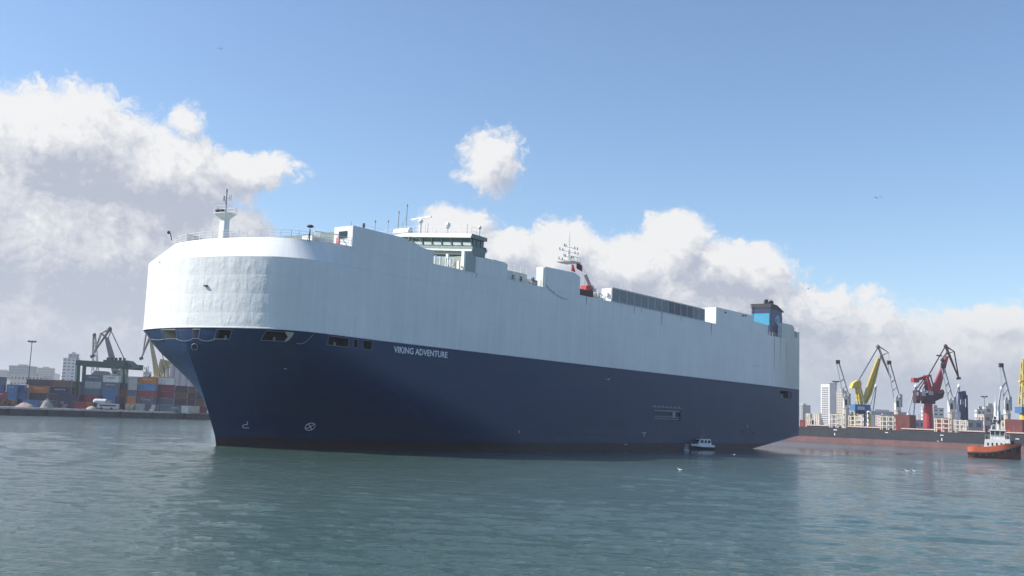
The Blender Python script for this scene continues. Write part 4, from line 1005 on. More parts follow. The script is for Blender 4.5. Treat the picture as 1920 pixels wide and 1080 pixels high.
# red crane
d = 440; A = portal(d); b = base_at(1740, d); t = wt('luffing_crane', 'red harbour crane on a thick red column, behind the moored bulk carrier', 'crane', b)
mb = MB(); mb.tube((b[0], d, GZ), A(1740.5, 757), 2.35, 1.75, 14); mb.tube((b[0], d, GZ), (b[0], d, GZ + 2), 6, 4.5, 12); mb.build('column', RED, t, b)
mb = MB(); c0, c1 = A(1727, 737), A(1750, 752); mb.b2((c0.x, d - 3, c1.z), (c1.x, d + 3, c0.z))
mb.prism([(0, 0), (8, 3), (8, 5), (0, 5)], -2.2, 2.2, lambda x, y, z: (c1.x - 3 + x * .8, d + y, c1.z - 1.5 + z)); mb.tube(A(1740.5, 757), A(1740.5, 750), 2.9, 2.9, 12)
mb.ball(A(1763, 740), 1.6, 8); mb.ball(A(1766, 736), 1.2, 8); mb.ball(A(1766.5, 733.5), .8, 8); mh = mb.build('machine_house', REDD, t, b)
mb = MB(); mb.b2((A(1736, 760).x, d - 3.08, A(1740, 741).z), (A(1745, 760).x, d - 3, A(1740, 734).z)); mb.build('sign_panel', mat('panel_grey', (.38, .36, .40), .5), mh, b)
mb = MB(); mb.b2((A(1723.5, 760).x, d - 3.3, A(1725, 743).z), (A(1730, 760).x, d - 1, A(1725, 732).z)); mb.build('window', mat('pane_pale', (.40, .42, .48), .2), mh, b)
mb = MB(); mb.b2((A(1712.5, 760).x, d - 3.2, A(1716, 756).z), (A(1720, 760).x, d + .5, A(1716, 732).z)); cb = mb.build('cabin', REDD, t, b)
mb = MB(); mb.b2((A(1713, 760).x, d - 3.3, A(1716, 750).z), (A(1718, 760).x, d - 3.2, A(1716, 744).z)); mb.build('panel', RED, cb, b)
mb = MB(); mb.b2((A(1713.5, 760).x, d - 3.3, A(1716, 742).z), (A(1717, 760).x, d - 3.2, A(1716, 735).z)); mb.build('window', WHITE, cb, b)
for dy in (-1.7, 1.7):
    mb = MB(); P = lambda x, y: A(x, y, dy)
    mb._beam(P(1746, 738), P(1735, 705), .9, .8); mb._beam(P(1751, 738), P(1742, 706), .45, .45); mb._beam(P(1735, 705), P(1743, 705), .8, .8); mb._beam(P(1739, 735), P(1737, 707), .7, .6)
    mb._beam(P(1721, 729), P(1735, 711), .35, .35); mb._beam(P(1727, 731), P(1737, 713), .35, .35); mb.build('frame_leg', REDD if dy > 0 else RED, t, b)  # far frame takes the shaded maroon
mb = MB(); mb._beam(A(1738, 706), A(1719, 712), 1.5, 1.2); mb.b2((A(1711, 760).x, d - 1.8, A(1715, 717).z), (A(1721, 760).x, d + 1.8, A(1715, 709).z)); mb.build('counterweight', RED, t, b)
mb = MB(); a0, a1 = A(1752, 737), A(1776, 668); rings = []
for k, w in ((0, 1.8), (.25, 1.5), (.55, 1.0), (1, .4)):
    c = a0 + (a1 - a0) * k; rings.append([c + Vector((-w, -.8, 0)), c + Vector((w, -.8, 0)), c + Vector((w, .8, 0)), c + Vector((-w, .8, 0))])
mb.loft(rings); mb.build('jib', RED, t, b)
mb = MB(); mb._beam(A(1741, 704), A(1772, 650), .4, .4); mb._beam(A(1756, 666.5), A(1766, 667), .3, .6); mb.build('stay', REDD, t, b)
mb = MB()
for dy in (-.8, .8):
    mb._beam(A(1773, 649, dy), A(1797, 708, 0), .5, .45); mb._beam(A(1773, 649, dy), A(1789, 659, 0), .3, .3); mb._beam(A(1789, 659), A(1797.5, 708), .4, .4); mb._beam(A(1776, 663, dy), A(1789, 659), .3, .3); mb._beam(A(1765, 676, dy), A(1777, 660, dy), .3, .3)
mb.ball(A(1773, 649), .9, 6); mb._beam(A(1794, 710), A(1801, 709), .8, 1.0); mb.ball(A(1767, 675), .9, 6); mb.ball(A(1767, 682), .8, 6); mb.build('beak', REDD, t, b)
# dark portal frame beside it
d = 470; A = portal(d); b = base_at(1806, d); t = wt('ship_loader', 'dark blue steel tower frame right of the red crane', 'loader', b)
for x0_, x1_ in ((1801, 1800), (1810, 1811)):
    for dy in (-1.5, 1.5): mb = MB(); mb._beam(A(x0_, 741, dy), A(x1_, 790, dy), .75, .6); mb.build('leg', NAVY, t, b)
mb = MB(); mb._beam(A(1798, 742), A(1811, 740), 1.2, 3.6); mb.build('cross_beam', NAVY, t, b)
mb = MB(); mb.prism([(-1.9, 0), (1.8, 0), (1.7, 6), (-1.4, 6)], -1.5, 1.5, lambda x, y, z: (A(1805, 760).x + x, d + y, A(1805, 788).z + z)); mb.box((A(1799, 760).x, d - 1, A(1799, 764).z), (2.2, 2.2, 2.6)); mb.build('machine_house', mat('loader_slate', (.07, .08, .13), .6), t, b)
# far yellow crane at the frame's edge
d = 430; A = portal(d); b = base_at(1918, d); t = wt('luffing_crane', 'yellow harbour crane cut by the right edge of the view', 'crane', b)
mb = MB(); mb.lattice(A(1919.5, 763), A(1920.5, 674), 2.8, 1.4, .28, 8); mb.build('jib', YEL, t, b)
mb = MB(); mb.b2((A(1909, 760).x, d - 3, A(1915, 775).z), (A(1934, 760).x, d + 3, A(1915, 763).z)); mb.build('machine_house', BLU, t, b)
mb = MB(); mb.tube((A(1921, 760).x, d, GZ), A(1921, 775), 2.2, 2.0, 10); mb.box(tuple(A(1919, 715)), (3.6, 2.2, .8)); mb.build('column', YEL, t, b)
# slender pale ship derricks farther back
for i, (tx, ty, l, r_, lab) in enumerate(((1642, 722, (1629, 770), (1636, 778), 'pale twin-boom derrick right of the yellow crane jib'), (1717, 722, (1702, 778), (1712, 792), 'pale twin-boom derrick left of the red crane cabin'), (1798, 722, (1787, 757), (1795, 775), 'pale twin-boom derrick between the third deck crane and the blue tower frame'), (1878, 726, (1870, 775), (1884, 778), 'pale twin-boom derrick left of the rightmost deck crane'))):
    d = 560 if i != 3 else 470; A = portal(d); b = base_at(tx - 8, d); t = wt('derrick', lab, 'derrick', b, 'pale derricks behind the bulk carrier')
    mb = MB(); mb._beam(A(tx - 1, ty + 3), A(*l), .65, .5); mb.build('boom', LG, t, b); mb = MB(); mb._beam(A(tx + 1, ty + 3), A(*r_), .65, .5); mb.build('boom', LG, t, b)
    mb = MB(); mb.ball(A(tx, ty + 2), .9, 6); mb.tube(A(tx, ty), A(tx, ty - 5), .18, None, 4); mb.build('boom_head', WHITE, t, b)
    mb = MB(); mb.tube((A(*l).x + .5, d, GZ), A(l[0] + 1, l[1] - 4), 1.5, 1.2, 8); mb.tube((A(*r_).x + .5, d, GZ), A(r_[0], r_[1]), .6, .5, 6); mb.build('post', WHITE, t, b)
def lamp_post(px, top_, base_px, d, label, n=5, group=None):
    A = portal(d); T = A(px, top_); b = (T.x, d, GZ); t = wt('lamp_post', label, 'lamp post', b, group)
    mb = MB(); mb.tube((b[0], d, GZ), T, .30, .16, 6); mb.build('post', mat('lamp_post_steel', (.16, .17, .18), .6), t, b)
    mb = MB(); mb.tube(T, T + Vector((0, 0, .2)), 1.3, 1.3, 8); mb.build('ring', DARK, t, b)
    for i in range(n): a = 2 * PI * i / n; mb = MB(); mb.box(tuple(T + Vector((1.3 * math.cos(a), 1.3 * math.sin(a), .45))), (.8, .6, .45), a); mb.build('floodlight', DARK, t, b)
    return t
lamp_post(1567, 717, 0, 480, 'tall lamp post in front of the white tower, left of the first deck crane', 5, 'tall yard lamp posts')
lamp_post(1845.5, 745, 0, 520, 'tall lamp post between the third and fourth deck cranes', 5, 'tall yard lamp posts')
lamp_post(60, 642, 0, 410, 'tall lamp post above the containers at far left', 6, 'tall yard lamp posts')

# ================================================================ left terminal: containers
CC = dict(o=(.50, .17, .03), b=(.06, .16, .33), B=(.03, .10, .24), n=(.025, .035, .085), s=(.09, .13, .17), g=(.33, .35, .35), G=(.42, .42, .38), w=(.66, .65, .60), m=(.20, .025, .05), r=(.28, .05, .05),
          k=(.25, .02, .06), p=(.065, .045, .07), t=(.08, .22, .42), c=(.50, .46, .38), e=(.16, .09, .07))
CN = dict(o='orange', b='blue', B='dark blue', n='navy', s='slate grey', g='grey', G='pale grey', w='white', m='maroon', r='brick red', k='crimson', p='plum', t='bright blue', c='cream', e='brown')
cm = {k: mat('container_' + CN[k].replace(' ', '_'), v, .6, 0, .18, .8) for k, v in CC.items()}
LET = mat('lettering_white', (.7, .7, .68), .6)
_cm = {}
def container_mesh(L, key):
    kk = (round(L, 1), key)
    if kk in _cm: return _cm[kk]
    mb = MB(); H, Wd = 2.55, 2.44; n = max(6, int(L / .55))
    for x in (-L / 2, L / 2):
        for y in (-Wd / 2, Wd / 2): mb.box((x * .985, y * .97, H / 2), (.16, .16, H))
    for z in (.08, H - .08):
        for y in (-Wd / 2 + .05, Wd / 2 - .05): mb.box((0, y, z), (L, .12, .16))
        for x in (-L / 2 + .05, L / 2 - .05): mb.box((x, 0, z), (.12, Wd, .16))
    ring = []
    for i in range(n + 1):
        x = -L / 2 + .1 + (L - .2) * i / n; o = .05 if i % 2 else .0; ring.append([(x, -Wd / 2 + .05 + o, .1), (x, Wd / 2 - .05 - o, .1), (x, Wd / 2 - .05 - o, H - .1), (x, -Wd / 2 + .05 + o, H - .1)])
    mb.loft(ring); o = mb.build('shipping_container', cm[key]); me = o.data; bpy.data.objects.remove(o); _cm[kk] = me; return me
_door = None
WORDS = dict()
def container(px, d, lvl, L, key, rz, label, lettering=False):
    v = at_y(px, 760, d); o = bpy.data.objects.new('shipping_container', container_mesh(L, key)); COL.objects.link(o)
    o.location = (v[0], d, GZ + .02 + lvl * 2.6); o.rotation_euler = (0, 0, rz)
    tag(o, label, 'container', 'shipping containers in the left yard')
    mb = MB(); mb.b2((L / 2 - .02, -.03, .2), (L / 2 + .03, .03, 2.4))
    for y in (-.8, -.4, .4, .8): mb.tube((L / 2 + .04, y, .2), (L / 2 + .04, y, 2.4), .035, None, 3)
    mb.build('door_bars', STEEL, o, kind='stuff')
    if lettering:
        mb = MB(); n = 7; w = L * .055; x = -n * w * .75
        for i in range(n):
            h = .5; xx = x + i * w * 1.5; mb.b2((xx, -1.26, 1.35), (xx + w * .35, -1.23, 1.35 + h)); mb.b2((xx + w * .35, -1.26, 1.35 + h * (.8 if i % 2 else .4)), (xx + w, -1.23, 1.35 + h * (1 if i % 2 else .6)))
        mb.build('lettering', LET if key not in 'w' else DARK, o)
    return o
POS = []
def stack(x0, x1, d, tiers, rz=.10, tl=(), where=''):
    L = min(12.19, max(2.4, (x1 - x0) * d / FPX * .97)); px = (x0 + x1) / 2
    for i, k in enumerate(tiers):
        if k == '.': continue
        lev = 'bottom of' if i == 0 else ('top of' if i == len(tiers) - 1 else ('second in' if i == 1 else ('third in' if i == 2 else 'fourth in')))
        container(px, d, i, L, k, rz, f'{CN[k]} container, {lev} the stack {where}', i in tl)
stack(-8, 5, 372, 'pnBs', where='at the very left edge')
stack(-6, 10, 362, 'pm', .1, (1,), 'left of the tall blue stack')
stack(12, 30, 372, 'bbb', .1, (2,), 'nearest the left edge in blue')
stack(30, 44, 374, 'nbB', where='right of the tall blue stack')
stack(43, 74, 366, 'b', .1, (), 'under the orange container at far left')
stack(56, 87, 378, 'soo'[0] + 'po', .1, (2,), 'in front of the lamp post')
stack(48, 92, 396, 'sssp', .1, (), 'behind the lamp post')
stack(80, 112, 384, 's', .1, (), 'beside the grey rubble heap')
stack(95, 130, 392, 'ppne', .1, (2,), 'left of the crimson container')
stack(112, 145, 380, 'pn', .1, (), 'behind the crimson container')
stack(105, 122, 400, 'pnns', .1, (3,), 'under the left end of the white arm')
stack(122, 137, 400, 'pnns', .1, (3,), 'under the white arm elbow')
stack(144, 160, 376, 'k', .14, (), 'in front of the gantry leg')
stack(161, 178, 382, 'om', .3, (), 'right of the crimson container')
stack(137, 158, 408, 'pnss', .1, (), 'between the two left gantry legs')
stack(158, 188, 396, '.msgs'.replace('.', 'p'), .1, (4,), 'in the middle of the gantry')
stack(191, 220, 396, 'pnbsw', .1, (4, 3), 'topped by the white container')
stack(194, 213, 386, 'nb', .18, (), 'behind the white tank lorry')
stack(212, 236, 400, 'nprn', .1, (), 'between the right gantry legs')
stack(239, 255, 398, 'sosGG', .1, (0,), 'right of the gantry')
stack(259, 291, 400, 'ssrtow'[:5], .08, (1, 4), 'under the dark funnel')
stack(293, 325, 404, 'gsmmw', .08, (), 'before the silos')
for k_, (x0_, x1_, tr) in enumerate(((326, 350, 'ppep'), (340, 366, 'pppe'), (358, 384, 'pepp'))):  # dark plum and brown carry the shade these stacks stand in
    stack(x0_, x1_, 418 + k_ * 5, tr, .08, (), ('left', 'middle', 'right')[k_] + ' of three dark stacks by the bow')
stack(300, 318, 388, 's', .1, (), 'low before the silos')
stack(318, 342, 386, 's', .1, (0,), 'low before the dark stacks')
stack(347, 375, 392, 'c', .1, (), 'alone before the dark stacks')
stack(345, 352, 386, 'w', .1, (), 'left of the cream container')
stack(376, 388, 394, 'k', .1, (), 'touching the car carrier bow')
stack(256, 270, 386, 'g', .1, (), 'low before the dark funnel')

# ---- green yard gantry crane
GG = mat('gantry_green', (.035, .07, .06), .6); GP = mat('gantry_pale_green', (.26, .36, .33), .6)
d = 405; A = portal(d); b = base_at(190, d); t = wt('gantry_crane', 'dark green yard gantry crane straddling the container stacks', 'gantry crane', b)
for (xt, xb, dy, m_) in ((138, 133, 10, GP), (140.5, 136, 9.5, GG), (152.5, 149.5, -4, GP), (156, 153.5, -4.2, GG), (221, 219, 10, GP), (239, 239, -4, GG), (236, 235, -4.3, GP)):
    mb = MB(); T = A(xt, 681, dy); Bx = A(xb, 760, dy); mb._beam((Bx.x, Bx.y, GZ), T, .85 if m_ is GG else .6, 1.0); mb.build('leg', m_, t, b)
for dy in (-4, 10): mb = MB(); mb._beam(A(138 if dy > 0 else 152, 680 + (dy < 0), dy), A(250, 687.5, dy), 2.2, 2.1); mb.build('girder', GG, t, b)
mb = MB(); c0 = A(205, 676); c1 = A(244, 691); mb.b2((c0.x, d - 6, c1.z), (c1.x, d + 4, c0.z)); mb.prism([(0, 0), (3, .6), (0, 3)], -5, 3, lambda x, y, z: (c1.x + x, d + y, c1.z + z)); mh = mb.build('trolley_house', GG, t, b)
for i in range(5): x = c0.x + 1 + i * 1.6; mb = MB(); mb.box((x, d - 4, c0.z + .5), (.7, 1.2, 1.0 + .4 * (i % 2))); mb.build('motor', DARK, mh, b)
mb = MB(); q0 = A(226, 693); mb.box((q0.x, d - 4, q0.z - 1.3), (2.2, 2.2, 2.2)); cb = mb.build('cab', GREENW, t, b)
mb = MB(); mb.b2((q0.x - .8, d - 5.14, q0.z - 1.8), (q0.x + .8, d - 5.1, q0.z - .6)); mb.build('window', GLASS, cb, b)
mb = MB(); mb.tube(A(146, 684), A(145.5, 692), .08); mb._beam(A(142, 693), A(150, 693), .3, .3); mb.tube(A(146, 666), A(146, 678), .1); mb.build('spreader', DARK, t, b)
mb = MB(); mb._beam(A(231, 693), A(238, 715), .3, .3); mb._beam(A(240, 693), A(230, 718), .3, .3); mb.build('stairs', LG, t, b)
for x in (134, 151, 219.5, 237):
    v = A(x, 760, -4 if x in (151, 237) else 10); mb = MB()
    for s in (-1.2, 1.2): mb.tube((v.x + s, v.y - .4, GZ + .7), (v.x + s, v.y + .4, GZ + .7), .7, None, 10)
    mb._beam((v.x - 2, v.y, GZ + 1.4), (v.x + 2, v.y, GZ + 1.4), .8, .5); mb.build('bogie', BLACK, t, b)

# ---- grey portal crane behind, its thin neighbour, and the dull yellow one
d = 520; A = portal(d); b = base_at(216, d); t = wt('luffing_crane', 'grey harbour crane with a hanging beak, above the green gantry', 'crane', b)
mb = MB(); a0, a1 = A(219, 705), A(200, 633); rings = []
for k, w in ((0, 1.7), (.3, 1.5), (.8, 1.0), (1, .7)):
    c = a0 + (a1 - a0) * k; rings.append([c + Vector((-w, -1, 0)), c + Vector((w, -1, 0)), c + Vector((w, 1, 0)), c + Vector((-w, 1, 0))])
mb.loft(rings); mb.build('jib', GRY, t, b)
for dy in (-1, 1):
    mb = MB(); mb._beam(A(206, 617, dy), A(172, 668, 0), .55, .5); mb._beam(A(190, 625, dy), A(176, 662, 0), .4, .4); mb._beam(A(206, 617, dy), A(190, 625, 0), .4, .4); mb._beam(A(190, 625, dy), A(200, 634, dy), .4, .4); mb.build('beak', GRY, t, b)
mb = MB(); mb._beam(A(170, 669), A(177, 667), 1.2, 1.3); mb.ball(A(206, 617), 1.2, 6); mb.tube(A(206, 617), A(206, 612), .2); mb.build('beak_head', DARK, t, b)
mb = MB(); mb._beam(A(207, 618), A(234, 675), .4, .4); mb.build('stay', GRY, t, b)
mb = MB(); mb._beam(A(209, 618), A(203, 634), .4, .4); mb.b2((A(210, 760).x, d - 4, A(215, 722).z), (A(232, 760).x, d + 4, A(215, 705).z)); mb.tube((A(220, 760).x, d, GZ), A(220, 720), 3, 2.6, 10); mb._beam(A(229, 700), A(234, 675), .8, .8); mb.build('machine_house', GRY, t, b)
d = 600; A = portal(d); b = base_at(178, d); t = wt('luffing_crane', 'thin grey crane jib left of the hanging beak', 'crane', b)
mb = MB(); mb.lattice(A(177, 630), A(179, 705), 1.2, 3.2, .2, 9); mb.build('jib', GRY, t, b); mb = MB(); mb._beam(A(177, 627), A(175, 655), .35, .35); mb.ball(A(177, 628), 1.2, 6); mb.build('boom_head', DARK, t, b)
mb = MB(); mb.tube((b[0], d, GZ), A(179, 705), 3, 2, 10); mb.prism([(-8, 0), (8, 0), (3, 5), (-3, 5)], -3, 3, lambda x, y, z: (A(186, 760).x + x, d + y, A(186, 712).z + z)); mb.build('tower', mat('crane_slate', (.10, .11, .13), .6), t, b)
d = 470; A = portal(d); b = base_at(292, d); t = wt('luffing_crane', 'dull yellow harbour crane just left of the car carrier bow', 'crane', b)
mb = MB(); a0, a1 = A(295, 705), A(282, 634); rings = []
for k, w in ((0, 1.3), (.35, .9), (1, .45)):
    c = a0 + (a1 - a0) * k; rings.append([c + Vector((-w, -.8, 0)), c + Vector((w, -.8, 0)), c + Vector((w, .8, 0)), c + Vector((-w, .8, 0))])
mb.loft(rings); mb.build('jib', OLV, t, b)
for dy in (-.7, .7): mb = MB(); mb._beam(A(281, 633, dy), A(265, 672, 0), .6, .5); mb._beam(A(274, 627, dy), A(268, 662, 0), .3, .3); mb._beam(A(288, 610, dy), A(281, 633, dy), .6, .5); mb._beam(A(288, 610, dy), A(274, 627, dy), .3, .3); mb.build('beak', GRY, t, b)
mb = MB(); mb._beam(A(262, 673), A(268, 671), 1, 1.2); mb.build('beak_head', DARK, t, b)
mb = MB(); mb._beam(A(290, 612), A(307, 675), .3, .3); mb.build('stay', GRY, t, b)
for dy in (-2, 2): mb = MB(); mb._beam(A(305, 718, dy), A(307, 678, dy), .8, .8); mb._beam(A(299, 706, dy), A(306, 679, dy), 1.0, .9); mb._beam(A(308, 678, dy), A(315, 690, dy), .8, .8); mb.build('frame_leg', OLV, t, b)
mb = MB(); mb._beam(A(300, 680), A(318, 684), 1.8, 3.5); mb.build('counterweight', OLV, t, b); mb = MB(); mb.b2((A(288, 760).x, d - 4, A(295, 722).z), (A(312, 760).x, d + 4, A(295, 706).z)); mb.tube((b[0], d, GZ), A(293, 720), 2.6, 2.2, 10); mb.build('machine_house', OLV, t, b)
for x in (313, 316): mb = MB(); mb._beam(A(x, 690), A(x, 722), .5, .5); mb.build('post', STEEL, t, b)
# white crane arm lying at left
d = 415; A = portal(d); b = base_at(110, d); t = wt('mobile_crane', 'white bent arm of a reach stacker above the containers at left', 'crane', b)
mb = MB(); mb._beam(A(92, 714), A(124, 715.5), .9, .9); mb._beam(A(124, 716), A(128, 697), .8, .8); mb.build('arm', WHITE, t, b); mb = MB(); mb.b2((A(92, 760).x, d - 1, GZ), (A(96, 760).x, d + 1, A(94, 713).z)); mb.build('body', WHITE, t, b)
# ---- vehicles on the left quay
def bus(px, d, L, label):
    v = at_y(px, 760, d); t = thing('coach', label, 'coach', (v[0], d, GZ), .05)
    mb = MB(); mb.prism([(-L / 2, .5), (L / 2, .5), (L / 2, 2.1), (L / 2 - .3, 2.35), (-L / 2 + .8, 2.35), (-L / 2, 1.6)], -1.25, 1.25); mb.build('body', mat('coach_grey_white', (.5, .5, .51), .4), t)
    mb = MB(); mb.b2((-L / 2 + .9, -1.29, 1.3), (L / 2 - .5, -1.26, 1.9)); mb.build('window_band', GLASS, t)
    for x in (-L / 2 + 1.6, L / 2 - 2): mb = MB(); mb.tube((x, -1.27, .5), (x, -1.0, .5), .5, None, 12); mb.build('wheel', BLACK, t)
bus(203, 374, 7.2, 'long white coach parked at the edge of the left quay')
v = at_y(191, 752, 380); t = thing('tank_lorry', 'white tank lorry behind the coach on the left quay', 'lorry', (v[0], 380, GZ), .05)
mb = MB(); mb.tube((-2.2, 0, 2.9), (1.6, 0, 2.9), 1.0, None, 14); mb.ball((-2.2, 0, 2.9), .98, 12); mb.build('tank', mat('tank_white', (.6, .6, .6), .5), t); mb = MB(); mb.b2((-3, -1.1, .8), (3.2, 1.1, 1.8)); mb.build('chassis', DARK, t)
mb = MB(); mb.b2((1.9, -1.1, 1.8), (3.4, 1.1, 3.4)); mb.build('cab', STEEL, t)
for x in (-2.2, -.9, 2.6): mb = MB(); mb.tube((x, -1.2, .5), (x, -.9, .5), .5, None, 12); mb.build('wheel', BLACK, t)
v = at_y(39, 726, 376); t = thing('lorry_cab', 'white cab roof of a lorry above the blue containers at far left', 'lorry', (v[0], 376, GZ), .0)
mb = MB(); mb.prism([(-2.4, 6.9), (2.4, 6.9), (2.4, 8.0), (-1.4, 8.2), (-2.2, 7.6)], -1.2, 1.2); mb.build('roof', WHITE, t); mb = MB(); mb.b2((-2, -1, 0), (2, 1, 6.9)); mb.build('body', cm['B'], t)
# rubble heaps, pipes and small yard things
def heap(px, d, w, h, col, label):
    v = at_y(px, 760, d); n = 12; rings = []
    rr = random.Random(px)
    for k, s in ((0, 1), (.45, .72), (.8, .35), (1, .06)): rings.append([(math.cos(2 * PI * i / n) * w / 2 * s * rr.uniform(.85, 1.15), math.sin(2 * PI * i / n) * 2.2 * s, h * k * rr.uniform(.9, 1.1)) for i in range(n)])
    mb = MB(); mb.loft(rings); o = mb.build('rubble_heap', mat('heap_' + col[0], col[1], .95, 0, .35, 1.5, .08, 4)); o.location = (v[0], d, GZ); tag(o, label, 'heap')
heap(47, 362, 7.5, 1.6, ('pinkish', (.34, .25, .23)), 'low pinkish rubble heap on the left quay edge'); heap(88, 366, 4.5, 3.2, ('grey', (.26, .25, .25)), 'grey rubble heap in front of the slate container')
heap(172, 372, 4.0, 1.3, ('tan', (.36, .31, .26)), 'small tan heap below the orange container')
for i, (px, col) in enumerate(((6, 'brown'), (17, 'rust brown'), (24, 'orange brown'), (70, 'tan'), (76, 'pale tan'), (119, 'grey'), (176, 'dark'), (242, 'ochre'), (246, 'beige'), (286, 'pale'), (384, 'ash grey'))):
    v = at_y(px, 760, 360 + .09 * px); t = thing('crate_pile', f'small pile of {col} crates standing on the left quay', 'crates', (v[0], 360 + .09 * px, GZ), .1, 'crate piles on the left quay')
    r3 = random.Random(i); base = {'brown': (.15, .09, .07), 'rust brown': (.22, .10, .07), 'orange brown': (.32, .16, .09), 'tan': (.34, .27, .2), 'pale tan': (.42, .34, .28), 'grey': (.2, .2, .21), 'dark': (.06, .06, .07), 'ochre': (.38, .28, .14), 'ash grey': (.3, .3, .3), 'beige': (.4, .37, .3), 'pale': (.5, .48, .5)}[col]
    for k in range(3): mb = MB(); mb.box((r3.uniform(-.6, .6), r3.uniform(-.4, .4), .45 + k * .8), (1.5 - .2 * k, 1.3, .78), r3.uniform(-.2, .2)); mb.build('crate', mat('crate_' + col.replace(' ', '_'), base, .85), t)
# tug funnel and mast seen over the stacks
d = 520; A = portal(d); b = base_at(278, d); t = wt('moored_boat', 'dark funnel and mast of a boat showing above the orange topped stack', 'boat', b)
mb = MB(); mb.tube((A(279, 760).x, d, GZ), A(279, 708), 2.0, 1.9, 10); mb.tube(A(279, 708), A(279, 707), 2.3, 2.3, 10); mb.path([A(281, 707), A(281, 704), A(283, 702)], .45, 6); mb.build('funnel', mat('funnel_slate', (.10, .10, .11), .6), t, b)
mb = MB(); mb.path([A(274, 708), A(274.5, 688)], .3); mb.path([A(271, 692), A(279, 692)], .16); mb.path([A(271, 692), A(271, 688)], .2); mb.path([A(278, 692), A(278, 686)], .2); mb.build('mast', STEEL, t, b)
mb = MB(); mb.ball(A(275, 713), 1.3, 8); mb.build('float_drum', WHITE, t, b)

# ================================================================ city behind the docks
WIN = mat('window_shade', (.10, .11, .13), .3)
def building(px0, px1, top_, d, col, label, name='building', rz=0.0, group=None, floors=None, roof=True, depth=None):
    v0 = at_y(px0, 780, d); v1 = at_y(px1, 780, d); w = v1[0] - v0[0]; z1 = at_y((px0 + px1) / 2, top_, d)[2]
    a = abs(rz); L = w / (math.cos(a) + math.sin(a)) if a > .15 else w; dp = depth or L * (1 if a > .15 else .6)
    t = thing(name, label, 'building', ((v0[0] + v1[0]) / 2, d + dp / 2, GZ), rz, group); h = z1 - GZ
    mb = MB(); mb.b2((-L / 2, -dp / 2, 0), (L / 2, dp / 2, h)); mb.build('wall', col, t)
    floors = floors or max(2, int(h / 3.3)); fh = h / floors; mb = MB()
    nb = max(2, int(L / 3.6)); bw = L / nb; nd = max(2, int(dp / 3.6)); bd = dp / nd
    for f in range(floors):
        z = (f + .35) * fh
        for i in range(nb): x = -L / 2 + (i + .22) * bw; mb.b2((x, -dp / 2 - .06, z), (x + bw * .56, -dp / 2 + .02, z + fh * .42))
        for i in range(nd):
            y = -dp / 2 + (i + .22) * bd
            for sx_ in (-L / 2, L / 2): mb.b2((sx_ - .06, y, z), (sx_ + .06, y + bd * .56, z + fh * .42))
    mb.build('windows', WIN, t, kind='stuff')
    mb = MB(); mb.b2((-L / 2 - .2, -dp / 2 - .2, h), (L / 2 + .2, dp / 2 + .2, h + .5))
    if roof: mb.b2((-L * .2, -dp * .2, h + .5), (L * .15, dp * .2, h + 2.6))
    mb.build('roof', mat('roof_grey', (.34, .33, .33), .8), t); return t
BW = mat('facade_white', (.62, .61, .58), .7); BT = mat('facade_tan', (.42, .38, .33), .8); BGr = mat('facade_grey', (.30, .30, .31), .8); BP = mat('facade_pink', (.45, .36, .32), .8); BC = mat('facade_cream', (.52, .48, .40), .8)
# the white tower
d = 1500; v0 = at_y(1540, 780, d); v1 = at_y(1568, 780, d); zt_ = at_y(1552, 720, d)[2] - GZ
t = thing('tower_block', 'tall white tower with a grid of windows right beside the car carrier stern', 'building', ((v0[0] + v1[0]) / 2, d, GZ), math.radians(33))
w = (v1[0] - v0[0]) / (math.cos(math.radians(33)) + math.sin(math.radians(33))) * 1.02
mb = MB(); mb.b2((-w / 2, -w / 2, 0), (w / 2, w / 2, zt_)); mb.build('wall', BW, t)
mb = MB()
for f in range(19):
    z = 3 + f * (zt_ - 7) / 19
    for sy in (-1,):
        for i in range(4): y = -w / 2 + 2 + i * (w - 4) / 4; mb.b2((-w / 2 - .1, y + .3, z), (-w / 2 + .05, y + (w - 4) / 4 - .3, z + 1.9))
mb.build('windows', WIN, t, kind='stuff'); mb = MB(); mb.b2((-w / 2 - .4, -w / 2 - .4, zt_), (w / 2 + .4, w / 2 + .4, zt_ + 1.2)); mb.build('roof', BGr, t)
mb = MB()
for i in range(5): x = -w / 2 + 1 + i * (w - 2) / 4; mb.b2((x - .35, -w / 2 - .5, 0), (x + .35, -w / 2, zt_)); 
mb.build('fins', BW, t, kind='stuff')
building(1571, 1592, 733, 1350, BT, 'tan tower block behind the first deck crane', rz=.5)
building(1497, 1521, 760, 1500, BGr, 'grey block half hidden by the car carrier stern', rz=.4)
building(1740, 1772, 766, 760, BW, 'white stepped apartment block right of the red crane column', floors=7, rz=.35)
building(1730, 1742, 764, 800, BW, 'white apartment block left of the red crane column', floors=7)
building(1811, 1843, 789, 560, BGr, 'long grey warehouse between the blue tower frame and the tug mast', name='warehouse', floors=2, roof=False)
building(1832, 1849, 769, 700, BW, 'white square block at the foot of the right lamp post')
building(1848, 1872, 763, 760, BC, 'cream office block behind the tug mast', floors=4)
building(1622, 1700, 772, 1250, BGr, 'wide hazy grey hall behind the yellow crane and the second deck crane', floors=5)
building(1716, 1733, 789, 560, BGr, 'dark low shed left of the red crane column', name='warehouse', floors=2, roof=False)
building(1845, 1886, 779, 600, BP, 'pink brown depot behind the tug', name='warehouse', floors=3, roof=False)
building(8, 50, 686, 1500, BGr, 'wide hazy grey block at far left', rz=0, floors=12)
building(-30, 12, 695, 1900, BGr, 'faint hazy slab cut by the left edge', floors=10)
building(62, 88, 690, 1700, BT, 'faint hazy block right of the left lamp post', floors=12)
building(98, 137, 672, 1150, BW, 'pale hazy tower left of the green gantry', rz=.45, floors=13)
building(118, 134, 664, 1180, BGr, 'narrow hazy tower top left of the green gantry', floors=14)
